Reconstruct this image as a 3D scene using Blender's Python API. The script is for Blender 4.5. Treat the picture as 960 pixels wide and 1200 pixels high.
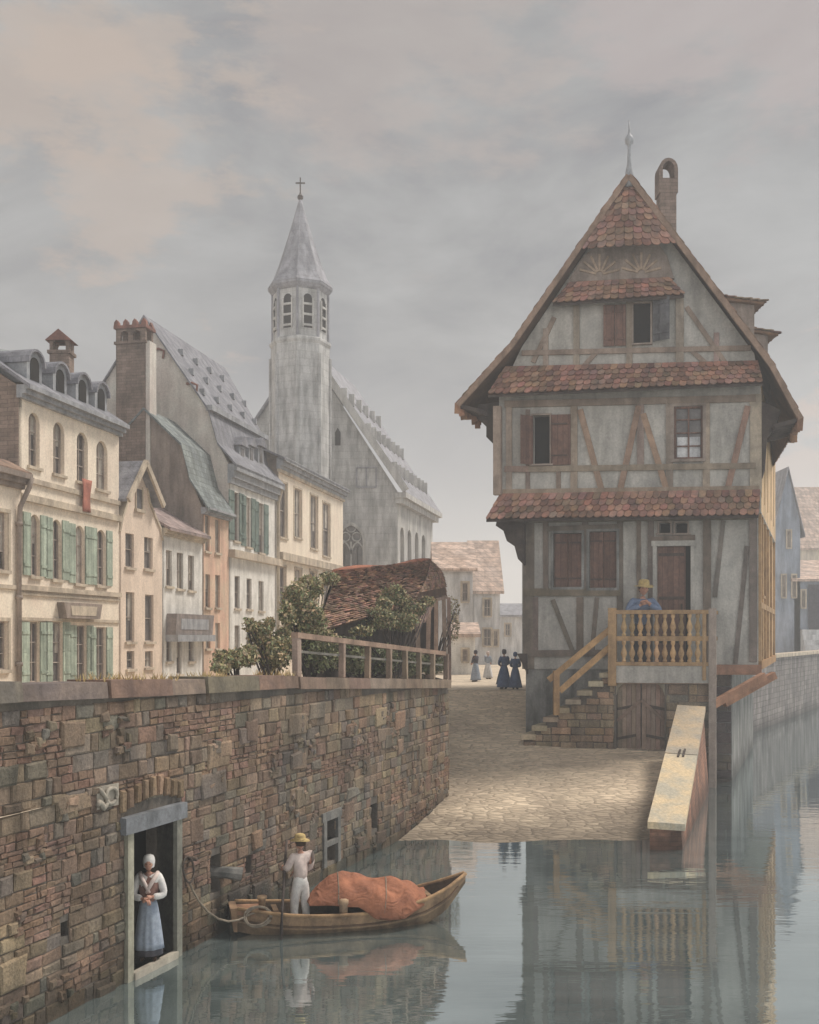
import bpy, bmesh, math, random
from mathutils import Vector, Matrix, noise
R = random.Random(11)
PI = math.pi
for o in list(bpy.data.objects): bpy.data.objects.remove(o)
SC = bpy.context.scene
COL = SC.collection
FPX, HE, HV = 1200.0, 5.0, 745.0       # focal length in photo pixels, eye height above the water (m), horizon row

# ------------------------------------------------------------------ camera
cam_d = bpy.data.cameras.new('camera'); cam = bpy.data.objects.new('camera', cam_d); COL.objects.link(cam)
cam.location = (0, 0, HE); cam.rotation_euler = (PI/2, 0, 0)
cam_d.sensor_fit = 'HORIZONTAL'; cam_d.sensor_width = 36; cam_d.lens = 45
cam_d.shift_y = (HV-600)/960.0
cam_d.clip_end = 6000; cam_d.clip_start = 0.1
SC.camera = cam
# ------------------------------------------------------------------ world, sun, exposure
SUN_EL, SUN_AZ = math.radians(56), math.radians(62)     # azimuth: clockwise from +Y (north); sun stands to the right, a little behind the viewer
W = bpy.data.worlds.new('World'); SC.world = W; W.use_nodes = True
nt = W.node_tree; nt.nodes.clear()
def N(t, kind, **kw):
    n = t.nodes.new(kind)
    for k, v in kw.items():
        if k.startswith('_'): setattr(n, k[1:], v)
        else:
            n.inputs[int(k[1:]) if k[0] == 'i' and k[1:].isdigit() else k.replace('_', ' ')].default_value = v
    return n
L = nt.links.new
sky = N(nt, 'ShaderNodeTexSky', _sky_type='NISHITA', _sun_disc=False)
sky.sun_elevation = SUN_EL; sky.sun_rotation = SUN_AZ
sks = N(nt, 'ShaderNodeVectorMath', _operation='SCALE'); sks.inputs['Scale'].default_value = 0.10
L(sky.outputs[0], sks.inputs[0])
tc = N(nt, 'ShaderNodeTexCoord')
mp = N(nt, 'ShaderNodeMapping'); mp.inputs['Scale'].default_value = (1.6, 1.6, 3.6); mp.inputs['Location'].default_value = (3.1, 0.4, 1.7)
L(tc.outputs['Generated'], mp.inputs[0])
n1 = N(nt, 'ShaderNodeTexNoise', Scale=1.9, Detail=8.0, Roughness=0.6, Distortion=0.5); L(mp.outputs[0], n1.inputs['Vector'])
cr = N(nt, 'ShaderNodeValToRGB'); L(n1.outputs['Fac'], cr.inputs[0])
e = cr.color_ramp.elements
e[0].position = 0.36; e[0].color = (0.255, 0.255, 0.265, 1)
e[1].position = 0.64; e[1].color = (0.43, 0.428, 0.42, 1)
x = e.new(0.5); x.color = (0.345, 0.342, 0.338, 1)
def warm_patch(prev, u, v, lo, hi, col, amt, seed):
    d = Vector(((u-480)/FPX, 1, -(v-HV)/FPX)).normalized()
    dp = N(nt, 'ShaderNodeVectorMath', _operation='DOT_PRODUCT'); dp.inputs[1].default_value = d
    nr = N(nt, 'ShaderNodeVectorMath', _operation='NORMALIZE'); L(tc.outputs['Generated'], nr.inputs[0]); L(nr.outputs[0], dp.inputs[0])
    nn = N(nt, 'ShaderNodeTexNoise', Scale=3.4, Detail=8.0, Roughness=0.66)
    m2 = N(nt, 'ShaderNodeMapping'); m2.inputs['Location'].default_value = (seed, seed*.7, 0); m2.inputs['Scale'].default_value = (1.2, 1.2, 3.2)
    L(tc.outputs['Generated'], m2.inputs[0]); L(m2.outputs[0], nn.inputs['Vector'])
    ma = N(nt, 'ShaderNodeMath', _operation='MULTIPLY_ADD'); ma.inputs[1].default_value = 0.10; L(nn.outputs['Fac'], ma.inputs[0]); L(dp.outputs['Value'], ma.inputs[2])
    mr = N(nt, 'ShaderNodeMapRange', _interpolation_type='SMOOTHSTEP'); L(ma.outputs[0], mr.inputs[0])
    mr.inputs[1].default_value = lo+.05; mr.inputs[2].default_value = hi+.05; mr.inputs[3].default_value = 0; mr.inputs[4].default_value = amt
    mx = N(nt, 'ShaderNodeMix', _data_type='RGBA'); L(mr.outputs[0], mx.inputs[0]); L(prev, mx.inputs[6]); mx.inputs[7].default_value = (*col, 1)
    return mx.outputs[2]
o1 = warm_patch(cr.outputs[0], 10, 100, .9945, 1.006, (.52, .42, .35), .65, 0)
o1 = warm_patch(o1, 215, 165, .997, 1.006, (.52, .42, .35), .6, 4)
o1 = warm_patch(o1, 480, 40, .988, 1.0, (.48, .40, .36), .5, 9)
o1 = warm_patch(o1, 960, 30, .988, 1.0, (.47, .39, .37), .6, 2)
o1 = warm_patch(o1, 980, 560, .990, .999, (.58, .46, .39), .9, 6)
# paler air low down
sp = N(nt, 'ShaderNodeSeparateXYZ'); L(tc.outputs['Generated'], sp.inputs[0])
hr = N(nt, 'ShaderNodeMapRange', _interpolation_type='SMOOTHSTEP'); L(sp.outputs[2], hr.inputs[0])
hr.inputs[1].default_value = 0.0; hr.inputs[2].default_value = 0.32; hr.inputs[3].default_value = .75; hr.inputs[4].default_value = 0
mh = N(nt, 'ShaderNodeMix', _data_type='RGBA'); L(hr.outputs[0], mh.inputs[0]); L(o1, mh.inputs[6]); mh.inputs[7].default_value = (.62, .61, .60, 1)
# unseen sky behind the viewer brightened, an added fill for the shaded house front
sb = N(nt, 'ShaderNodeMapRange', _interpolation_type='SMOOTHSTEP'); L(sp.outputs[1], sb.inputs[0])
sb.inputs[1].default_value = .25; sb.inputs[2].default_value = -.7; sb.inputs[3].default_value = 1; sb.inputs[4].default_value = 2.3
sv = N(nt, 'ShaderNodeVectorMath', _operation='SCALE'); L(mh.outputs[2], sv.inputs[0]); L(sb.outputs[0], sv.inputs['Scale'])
fin = N(nt, 'ShaderNodeMix', _data_type='RGBA'); fin.inputs[0].default_value = .95
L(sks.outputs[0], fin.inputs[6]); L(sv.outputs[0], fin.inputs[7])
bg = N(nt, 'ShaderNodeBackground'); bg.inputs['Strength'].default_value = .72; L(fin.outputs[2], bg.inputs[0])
wo = N(nt, 'ShaderNodeOutputWorld'); L(bg.outputs[0], wo.inputs[0])
sd = bpy.data.lights.new('sun', 'SUN'); sd.energy = 2.6; sd.angle = math.radians(16); sd.color = (1.0, .93, .84)
sun = bpy.data.objects.new('sun', sd); COL.objects.link(sun)
sdir = Vector((math.sin(SUN_AZ)*math.cos(SUN_EL), math.cos(SUN_AZ)*math.cos(SUN_EL), math.sin(SUN_EL)))
sun.rotation_euler = sdir.to_track_quat('Z', 'Y').to_euler(); sun.location = (40, 0, 60)
SC.view_settings.view_transform = 'Standard'; SC.view_settings.look = 'None'
SC.view_settings.gamma = 1; SC.view_settings.exposure = 0.50
SC.render.engine = 'CYCLES'
SC.cycles.volume_bounces = 1; SC.cycles.max_bounces = 6

# ------------------------------------------------------------------ helpers
def P(u, v, Y): return Vector(((u-480)*Y/FPX, Y, HE-(v-HV)*Y/FPX))     # a photo pixel at a chosen distance
class MB:
    def __init__(s): s.v = []; s.f = []; s.c = []; s.m = []
    def add(s, vs, fs, col=(1, 1, 1), mi=0):
        b = len(s.v); s.v += [Vector(p) for p in vs]
        for f in fs: s.f.append([b+i for i in f]); s.c.append(col); s.m.append(mi)
    def hexa(s, p, col=(1, 1, 1), mi=0):   # p: 4 bottom + 4 top
        s.add(p, [(3, 2, 1, 0), (4, 5, 6, 7), (0, 1, 5, 4), (1, 2, 6, 5), (2, 3, 7, 6), (3, 0, 4, 7)], col, mi)
    def fbox(s, F, a0, a1, d0, d1, z0, z1, col=(1, 1, 1), mi=0):
        s.hexa([F.p(a0, d1, z0), F.p(a1, d1, z0), F.p(a1, d0, z0), F.p(a0, d0, z0), F.p(a0, d1, z1), F.p(a1, d1, z1), F.p(a1, d0, z1), F.p(a0, d0, z1)], col, mi)
    def box(s, x0, x1, y0, y1, z0, z1, col=(1, 1, 1), mi=0):
        s.hexa([(x0, y0, z0), (x1, y0, z0), (x1, y1, z0), (x0, y1, z0), (x0, y0, z1), (x1, y0, z1), (x1, y1, z1), (x0, y1, z1)], col, mi)
    def prism(s, F, poly, d0, d1, col=(1, 1, 1), mi=0):
        n = len(poly)
        vs = [F.p(a, d1, z) for a, z in poly]+[F.p(a, d0, z) for a, z in poly]
        s.add(vs, [tuple(range(n)), tuple(range(2*n-1, n-1, -1))]+[(i, i+n, (i+1) % n+n, (i+1) % n) for i in range(n)], col, mi)
    def beam(s, F, p, q, w, d0, d1, col=(1, 1, 1), mi=0):     # a timber lying on a facade between two (a,z) points
        dx, dz = q[0]-p[0], q[1]-p[1]; l = math.hypot(dx, dz); nx, nz = -dz/l*w/2, dx/l*w/2
        s.prism(F, [(p[0]+nx, p[1]+nz), (p[0]-nx, p[1]-nz), (q[0]-nx, q[1]-nz), (q[0]+nx, q[1]+nz)], d0, d1, col, mi)
    def bar(s, p, q, w, h=None, col=(1, 1, 1), mi=0, up=Vector((0, 0, 1))):
        p, q = Vector(p), Vector(q); h = h or w; d = (q-p).normalized()
        if abs(d.dot(up)) > .98: up = Vector((0, 1, 0))
        x = d.cross(up).normalized()*w/2; y = x.cross(d).normalized()*h/2
        s.hexa([p-x-y, p+x-y, p+x+y, p-x+y, q-x-y, q+x-y, q+x+y, q-x+y], col, mi)
    def tube(s, path, r, n=8, col=(1, 1, 1), mi=0, closed=False):
        path = [Vector(p) for p in path]; m = len(path)
        rs = r if isinstance(r, (list, tuple)) else [r]*m
        b = len(s.v); up = Vector((0.13, 0.21, 1)).normalized()
        for i, p in enumerate(path):
            if closed: d = path[(i+1) % m]-path[i-1]
            else: d = path[min(i+1, m-1)]-path[max(i-1, 0)]
            d.normalize(); u_ = up if abs(d.dot(up)) < .95 else Vector((1, 0, 0))
            x = d.cross(u_).normalized(); y = x.cross(d)
            for k in range(n):
                t = 2*PI*k/n; s.v.append(p+(x*math.cos(t)+y*math.sin(t))*rs[i])
        for i in range(m if closed else m-1):
            j = (i+1) % m
            for k in range(n):
                s.f.append([b+i*n+k, b+i*n+(k+1) % n, b+j*n+(k+1) % n, b+j*n+k]); s.c.append(col); s.m.append(mi)
        if not closed:
            s.f.append([b+k for k in range(n)][::-1]); s.f.append([b+(m-1)*n+k for k in range(n)])
            s.c += [col, col]; s.m += [mi, mi]
    def lathe(s, c, prof, n=12, col=(1, 1, 1), mi=0, sx=1, sy=1, ph=0):
        c = Vector(c); b = len(s.v); m = len(prof)
        for r, z in prof:
            for k in range(n):
                t = 2*PI*k/n+ph; s.v.append(c+Vector((r*math.cos(t)*sx, r*math.sin(t)*sy, z)))
        for i in range(m-1):
            for k in range(n):
                s.f.append([b+i*n+k, b+i*n+(k+1) % n, b+(i+1)*n+(k+1) % n, b+(i+1)*n+k]); s.c.append(col); s.m.append(mi)
        s.f.append([b+k for k in range(n)][::-1]); s.f.append([b+(m-1)*n+k for k in range(n)]); s.c += [col, col]; s.m += [mi, mi]
    def stone(s, F, a0, a1, z0, z1, d=.05, ins=.02, base=-.02, col=(1, 1, 1), j=.012):
        w = [R.uniform(-j, j) for _ in range(8)]
        o = [(a0+w[0], z0+w[1]), (a1+w[2], z0+w[3]), (a1+w[4], z1+w[5]), (a0+w[6], z1+w[7])]
        ca, cz = (a0+a1)/2, (z0+z1)/2
        i_ = [(a+(ins if a < ca else -ins), z+(ins if z < cz else -ins)) for a, z in o]
        dd = [d+R.uniform(-.012, .012) for _ in range(4)]
        vs = [F.p(a, base, z) for a, z in o]+[F.p(a, d*.55, z) for a, z in o]+[F.p(i_[k][0], dd[k], i_[k][1]) for k in range(4)]
        fs = [(8, 9, 10, 11)]
        for k in range(4):
            l = (k+1) % 4; fs += [(k, l, 4+l, 4+k), (4+k, 4+l, 8+l, 8+k)]
        s.add(vs, fs, col)
    def build(s, name, mats, parent=None, smooth=False, loc=None, recalc=True, merge=False):
        me = bpy.data.meshes.new(name)
        if parent is not None: base = parent['_base']; base = Vector(base)
        else: base = Vector(loc) if loc is not None else Vector((0, 0, 0))
        me.from_pydata([tuple(v-base) for v in s.v], [], s.f); me.update()
        if not isinstance(mats, (list, tuple)): mats = [mats]
        for m in mats: me.materials.append(m)
        for p, mi in zip(me.polygons, s.m): p.material_index = mi; p.use_smooth = smooth
        ca = me.color_attributes.new('Col', 'FLOAT_COLOR', 'CORNER')
        buf = []
        for p, c in zip(me.polygons, s.c): buf += [c[0], c[1], c[2], 1.0]*p.loop_total
        ca.data.foreach_set('color', buf)
        if recalc or merge:
            bm = bmesh.new(); bm.from_mesh(me)
            if merge: bmesh.ops.remove_doubles(bm, verts=bm.verts, dist=1e-4)
            bmesh.ops.recalc_face_normals(bm, faces=bm.faces); bm.to_mesh(me); bm.free()
        o = bpy.data.objects.new(name, me); COL.objects.link(o)
        o['_base'] = tuple(base)
        if parent is not None: o.parent = parent
        else: o.location = base
        return o
class Fr:
    """facade frame: a along the wall, d outward, z up (absolute)"""
    def __init__(s, O, e, n): s.O = Vector((O[0], O[1], 0)); s.e = Vector((e[0], e[1], 0)); s.n = Vector((n[0], n[1], 0))
    def p(s, a, d, z): return s.O+s.e*a+s.n*d+Vector((0, 0, z))
    def az(s, u, v, d=0):      # where the sight line through a photo pixel meets the wall plane
        k = (u-480)/FPX; O = s.O+s.n*d
        a = (k*O.y-O.x)/(s.e.x-k*s.e.y); Y = O.y+a*s.e.y
        return a, HE-(v-HV)*Y/FPX
    def a(s, u, d=0): return s.az(u, 0, d)[0]
    def z(s, u, v, d=0): return s.az(u, v, d)[1]
def thing(name, label, cat, loc, group=None):
    o = bpy.data.objects.new(name, None); COL.objects.link(o); o.location = loc; o['_base'] = tuple(loc)
    o.empty_display_size = .3
    o['label'] = label; o['category'] = cat
    if group: o['group'] = group
    return o
def tag(o, label, cat, group=None):
    o['label'] = label; o['category'] = cat
    if group: o['group'] = group
    return o
def struct(o): o['kind'] = 'structure'; return o
def vary(c, dv=.15, dh=.05):
    k = 1+R.uniform(-dv, dv); return tuple(max(.005, x*k*(1+R.uniform(-dh, dh))) for x in c)

# ------------------------------------------------------------------ materials
MATS = {}
def mat(name, c1, c2=None, sc=1.2, rough=.9, bump=.25, bsc=14, streak=.25, vc=False, spec=.25, con=(.35, .65), pattern=None, psize=(.3, .12), grain=.18, metal=0, wet=False, mort=.6):
    m = bpy.data.materials.new(name); m.use_nodes = True; t = m.node_tree; t.nodes.clear(); K = t.links.new
    out = N(t, 'ShaderNodeOutputMaterial'); bs = N(t, 'ShaderNodeBsdfPrincipled'); K(bs.outputs[0], out.inputs[0])
    bs.inputs['Roughness'].default_value = rough; bs.inputs['Specular IOR Level'].default_value = spec; bs.inputs['Metallic'].default_value = metal
    geo = N(t, 'ShaderNodeNewGeometry'); pos = geo.outputs['Position']
    c2 = c2 or tuple(x*.75 for x in c1)
    na = N(t, 'ShaderNodeTexNoise', Scale=sc, Detail=6.0, Roughness=.62, Distortion=.4); K(pos, na.inputs['Vector'])
    mr = N(t, 'ShaderNodeMapRange'); K(na.outputs['Fac'], mr.inputs[0]); mr.inputs[1].default_value = con[0]; mr.inputs[2].default_value = con[1]
    mx = N(t, 'ShaderNodeMix', _data_type='RGBA'); K(mr.outputs[0], mx.inputs[0]); mx.inputs[6].default_value = (*c1, 1); mx.inputs[7].default_value = (*c2, 1)
    col = mx.outputs[2]
    def mul(col, fac_out, lo, hi, f0=.3, f1=.7):
        r = N(t, 'ShaderNodeMapRange'); K(fac_out, r.inputs[0]); r.inputs[1].default_value = f0; r.inputs[2].default_value = f1; r.inputs[3].default_value = lo; r.inputs[4].default_value = hi
        v = N(t, 'ShaderNodeVectorMath', _operation='SCALE'); K(col, v.inputs[0]); K(r.outputs[0], v.inputs['Scale']); return v.outputs[0]
    nb = N(t, 'ShaderNodeTexNoise', Scale=bsc, Detail=5.0, Roughness=.7); K(pos, nb.inputs['Vector'])
    col = mul(col, nb.outputs['Fac'], 1-grain, 1+grain)
    if streak:
        mpn = N(t, 'ShaderNodeMapping'); mpn.inputs['Scale'].default_value = (1.9, 1.9, .4); K(pos, mpn.inputs[0])
        ns = N(t, 'ShaderNodeTexNoise', Scale=1.3, Detail=5.0, Roughness=.6); K(mpn.outputs[0], ns.inputs['Vector'])
        col = mul(col, ns.outputs['Fac'], 1-streak*1.3, 1+streak*.4, .35, .62)
    if vc:
        at = N(t, 'ShaderNodeAttribute', _attribute_name='Col')
        v = N(t, 'ShaderNodeVectorMath', _operation='MULTIPLY'); K(col, v.inputs[0]); K(at.outputs['Color'], v.inputs[1]); col = v.outputs[0]
    height = nb.outputs['Fac']
    if wet:      # damp, weedy band that the canal leaves on its walls
        sz = N(t, 'ShaderNodeSeparateXYZ'); K(pos, sz.inputs[0]); wz = N(t, 'ShaderNodeMath', _operation='MULTIPLY_ADD'); K(na.outputs['Fac'], wz.inputs[0]); wz.inputs[1].default_value = -1.0; K(sz.outputs[2], wz.inputs[2])
        wr = N(t, 'ShaderNodeMapRange'); K(wz.outputs[0], wr.inputs[0]); wr.inputs[1].default_value = -.45; wr.inputs[2].default_value = .25; wr.inputs[3].default_value = .38; wr.inputs[4].default_value = 1
        wv = N(t, 'ShaderNodeVectorMath', _operation='SCALE'); K(col, wv.inputs[0]); K(wr.outputs[0], wv.inputs['Scale']); col = wv.outputs[0]
    if pattern:
        sp = N(t, 'ShaderNodeSeparateXYZ'); K(pos, sp.inputs[0])
        ad = N(t, 'ShaderNodeMath', _operation='ADD'); K(sp.outputs[0], ad.inputs[0]); K(sp.outputs[1], ad.inputs[1])
        cb = N(t, 'ShaderNodeCombineXYZ'); K(ad.outputs[0], cb.inputs[0]); K(sp.outputs[2], cb.inputs[1])
        if pattern == 'planks':
            cb2 = N(t, 'ShaderNodeCombineXYZ'); K(sp.outputs[2], cb2.inputs[0]); K(ad.outputs[0], cb2.inputs[1]); cb = cb2
        br = N(t, 'ShaderNodeTexBrick'); K(cb.outputs[0], br.inputs['Vector'])
        br.inputs['Scale'].default_value = 1; br.inputs['Brick Width'].default_value = psize[0]; br.inputs['Row Height'].default_value = psize[1]
        br.inputs['Mortar Size'].default_value = min(psize)*.07; br.inputs['Mortar Smooth'].default_value = .4
        k_ = (mort-.6)*.5; br.inputs['Color1'].default_value = (1.12-k_,)*3+(1,); br.inputs['Color2'].default_value = (.78+k_,)*3+(1,); br.inputs['Mortar'].default_value = (mort, mort, mort, 1)
        nd = N(t, 'ShaderNodeTexNoise', Scale=3.0); K(cb.outputs[0], nd.inputs['Vector'])
        off = N(t, 'ShaderNodeVectorMath', _operation='MULTIPLY_ADD'); K(nd.outputs['Color'], off.inputs[0]); off.inputs[1].default_value = (.05, .05, 0); K(cb.outputs[0], off.inputs[2]); K(off.outputs[0], br.inputs['Vector'])
        v = N(t, 'ShaderNodeVectorMath', _operation='MULTIPLY'); K(col, v.inputs[0]); K(br.outputs['Color'], v.inputs[1]); col = v.outputs[0]
        hm = N(t, 'ShaderNodeMath', _operation='MULTIPLY_ADD'); K(br.outputs['Fac'], hm.inputs[0]); hm.inputs[1].default_value = -.8; K(nb.outputs['Fac'], hm.inputs[2]); height = hm.outputs[0]
    K(col, bs.inputs['Base Color'])
    bp = N(t, 'ShaderNodeBump'); bp.inputs['Strength'].default_value = bump; bp.inputs['Distance'].default_value = .03; K(height, bp.inputs['Height']); K(bp.outputs[0], bs.inputs['Normal'])
    MATS[name] = m; return m
M = lambda n: MATS[n]
mat('masonry', wet=True, c1=(.235, .188, .145), c2=(.15, .132, .118), sc=.55, vc=True, bump=.8, bsc=22, streak=.3, grain=.35)
mat('mortar', (.165, .138, .112), (.105, .095, .085), bump=.6)
mat('coping', (.24, .20, .165), (.15, .13, .12), sc=2, bump=.5, vc=True, streak=.2)
mat('curtain_cloth', (.50, .46, .40), (.36, .32, .28), sc=3, bump=.1)
mat('dull_stone', (.19, .18, .165), (.12, .12, .115), sc=4, bump=.5)
mat('dark_void', (.012, .011, .012), (.02, .018, .017), bump=0, streak=0)
mat('glass', (.075, .07, .07), (.15, .135, .13), sc=2.5, rough=.25, bump=0.05, streak=0, spec=.5)
mat('grey_stone', (.21, .22, .235), (.14, .145, .155), sc=4, bump=.4)
mat('pale_stone', (.42, .38, .31), (.28, .25, .21), sc=2, bump=.4, vc=True)
mat('timber', (.34, .275, .235), (.23, .19, .165), sc=3, bump=.4, bsc=30, vc=True, streak=.25)
mat('ochre_timber', (.46, .30, .16), (.31, .20, .115), sc=3, bump=.35, bsc=30, vc=True)
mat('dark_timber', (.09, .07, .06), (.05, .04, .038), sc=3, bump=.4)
mat('shutter_red', (.20, .115, .09), (.14, .085, .07), sc=5, bump=.3, pattern='planks', psize=(9, .16))
mat('shutter_grey', (.16, .16, .17), (.10, .10, .11), sc=5, bump=.3, pattern='planks', psize=(9, .12))
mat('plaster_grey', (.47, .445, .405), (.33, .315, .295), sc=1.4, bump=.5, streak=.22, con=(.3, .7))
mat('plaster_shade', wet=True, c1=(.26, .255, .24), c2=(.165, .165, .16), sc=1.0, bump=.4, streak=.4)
mat('roof_tile', (.34, .19, .135), (.19, .13, .105), sc=3, bump=.35, vc=True, streak=.15)
mat('old_roof_tile', (.30, .20, .14), (.18, .125, .10), sc=2, bump=.35, vc=True, streak=.2)
mat('slate', (.28, .28, .305), (.20, .20, .225), sc=1.6, bump=.4, pattern='brick', psize=(.34, .26), mort=.84)
mat('green_slate', (.24, .265, .255), (.17, .19, .195), sc=1.2, bump=.4, pattern='brick', psize=(.34, .26))
mat('church_slate', (.36, .355, .385), (.28, .28, .305), sc=1, bump=.4, pattern='brick', psize=(.6, .5), mort=.84)
mat('church_stone', (.52, .515, .50), (.45, .445, .44), sc=.6, bump=.4, pattern='brick', psize=(1.0, .5), streak=.3, mort=.84)  # church slate and stone paled, joints softened: part of the haze is in the colour
mat('cream', (.80, .71, .58), (.71, .60, .49), sc=.6, bump=.15, streak=.09)
mat('sand_plaster', (.74, .61, .50), (.64, .52, .42), sc=.7, bump=.15, streak=.1)
mat('pink_plaster', (.64, .41, .31), (.60, .46, .34), sc=.7, bump=.15, streak=.18)
mat('white_plaster', (.78, .76, .72), (.58, .56, .52), sc=.9, bump=.15, streak=.18)
mat('brown_plaster', (.31, .25, .21), (.23, .19, .165), sc=.9, bump=.3, streak=.3)
mat('brown_brick', (.27, .20, .165), (.19, .145, .12), sc=1.5, bump=.4, pattern='brick', psize=(.36, .13))
mat('gable_plaster', (.62, .60, .54), (.50, .43, .39), sc=.45, bump=.2, streak=.14)
mat('trim_stone', (.56, .48, .37), (.42, .35, .28), sc=2, bump=.25)
mat('window_frame', (.42, .36, .31), (.30, .25, .22), sc=3, bump=.1)
mat('shutter_green', (.42, .48, .39), (.31, .37, .30), sc=3, bump=.25, pattern='planks', psize=(9, .22))
mat('shutter_blue_green', (.20, .25, .22), (.13, .18, .165), sc=3, bump=.25, pattern='planks', psize=(9, .2))
mat('zinc', (.36, .365, .38), (.26, .27, .29), sc=3, bump=.15, rough=.6)
mat('iron', (.05, .045, .04), (.09, .06, .045), sc=20, bump=.4, rough=.6)
mat('far_wall', (.62, .61, .60), (.54, .54, .55), sc=.4, bump=.15)
mat('far_blue_wall', (.33, .36, .42), (.25, .29, .36), sc=.4, bump=.15)
mat('far_roof', (.50, .31, .21), (.38, .27, .21), sc=.7, bump=.4, pattern='brick', psize=(.5, .35))
mat('far_cream', (.66, .58, .46), (.55, .48, .40), sc=.4, bump=.1)
mat('red_cloth', (.42, .17, .12), (.32, .12, .09), sc=4, bump=.2)
mat('tarp', (.38, .155, .085), (.24, .10, .06), sc=2.2, bump=.45, bsc=18, streak=.0, rough=.85)
mat('boat_wood', (.30, .22, .145), (.17, .125, .09), sc=4, bump=.35, vc=True)
mat('boat_dark', (.05, .045, .045), (.09, .075, .06), sc=4, bump=.3)
mat('rope', (.30, .25, .19), (.20, .165, .13), sc=20, bump=.5)
mat('skin', (.50, .27, .19), (.42, .22, .16), sc=6, bump=.05, rough=.6, streak=0, grain=.05)
mat('hair', (.06, .035, .02), bump=.4, streak=0)
mat('straw', (.52, .39, .17), (.36, .26, .12), sc=12, bump=.5, streak=0)
mat('white_cloth', (.68, .66, .62), (.55, .53, .52), sc=5, bump=.15, streak=.0)
mat('pink_cloth', (.45, .25, .22), (.33, .18, .17), sc=5, bump=.2, streak=0)
mat('shirt_cloth', (.62, .52, .47), (.50, .41, .38), sc=5, bump=.2, streak=0)
mat('apron_cloth', (.32, .36, .42), (.22, .26, .33), sc=4, bump=.2, streak=.0)
mat('skirt_dark', (.09, .085, .10), (.05, .05, .065), sc=4, bump=.2, streak=0)
mat('blue_cloth', (.10, .14, .24), (.06, .09, .17), sc=4, bump=.2, streak=0)
mat('leather', (.05, .03, .02), bump=.2, streak=0)
def leaf_mat(name, c1, c2):
    m = mat(name, c1, c2, sc=1.5, bump=.1, vc=True, streak=0, rough=.6, grain=.2); return m
leaf_mat('leaf', (.24, .24, .125), (.15, .165, .09))
leaf_mat('leaf_warm', (.44, .36, .21), (.32, .25, .14))

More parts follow.
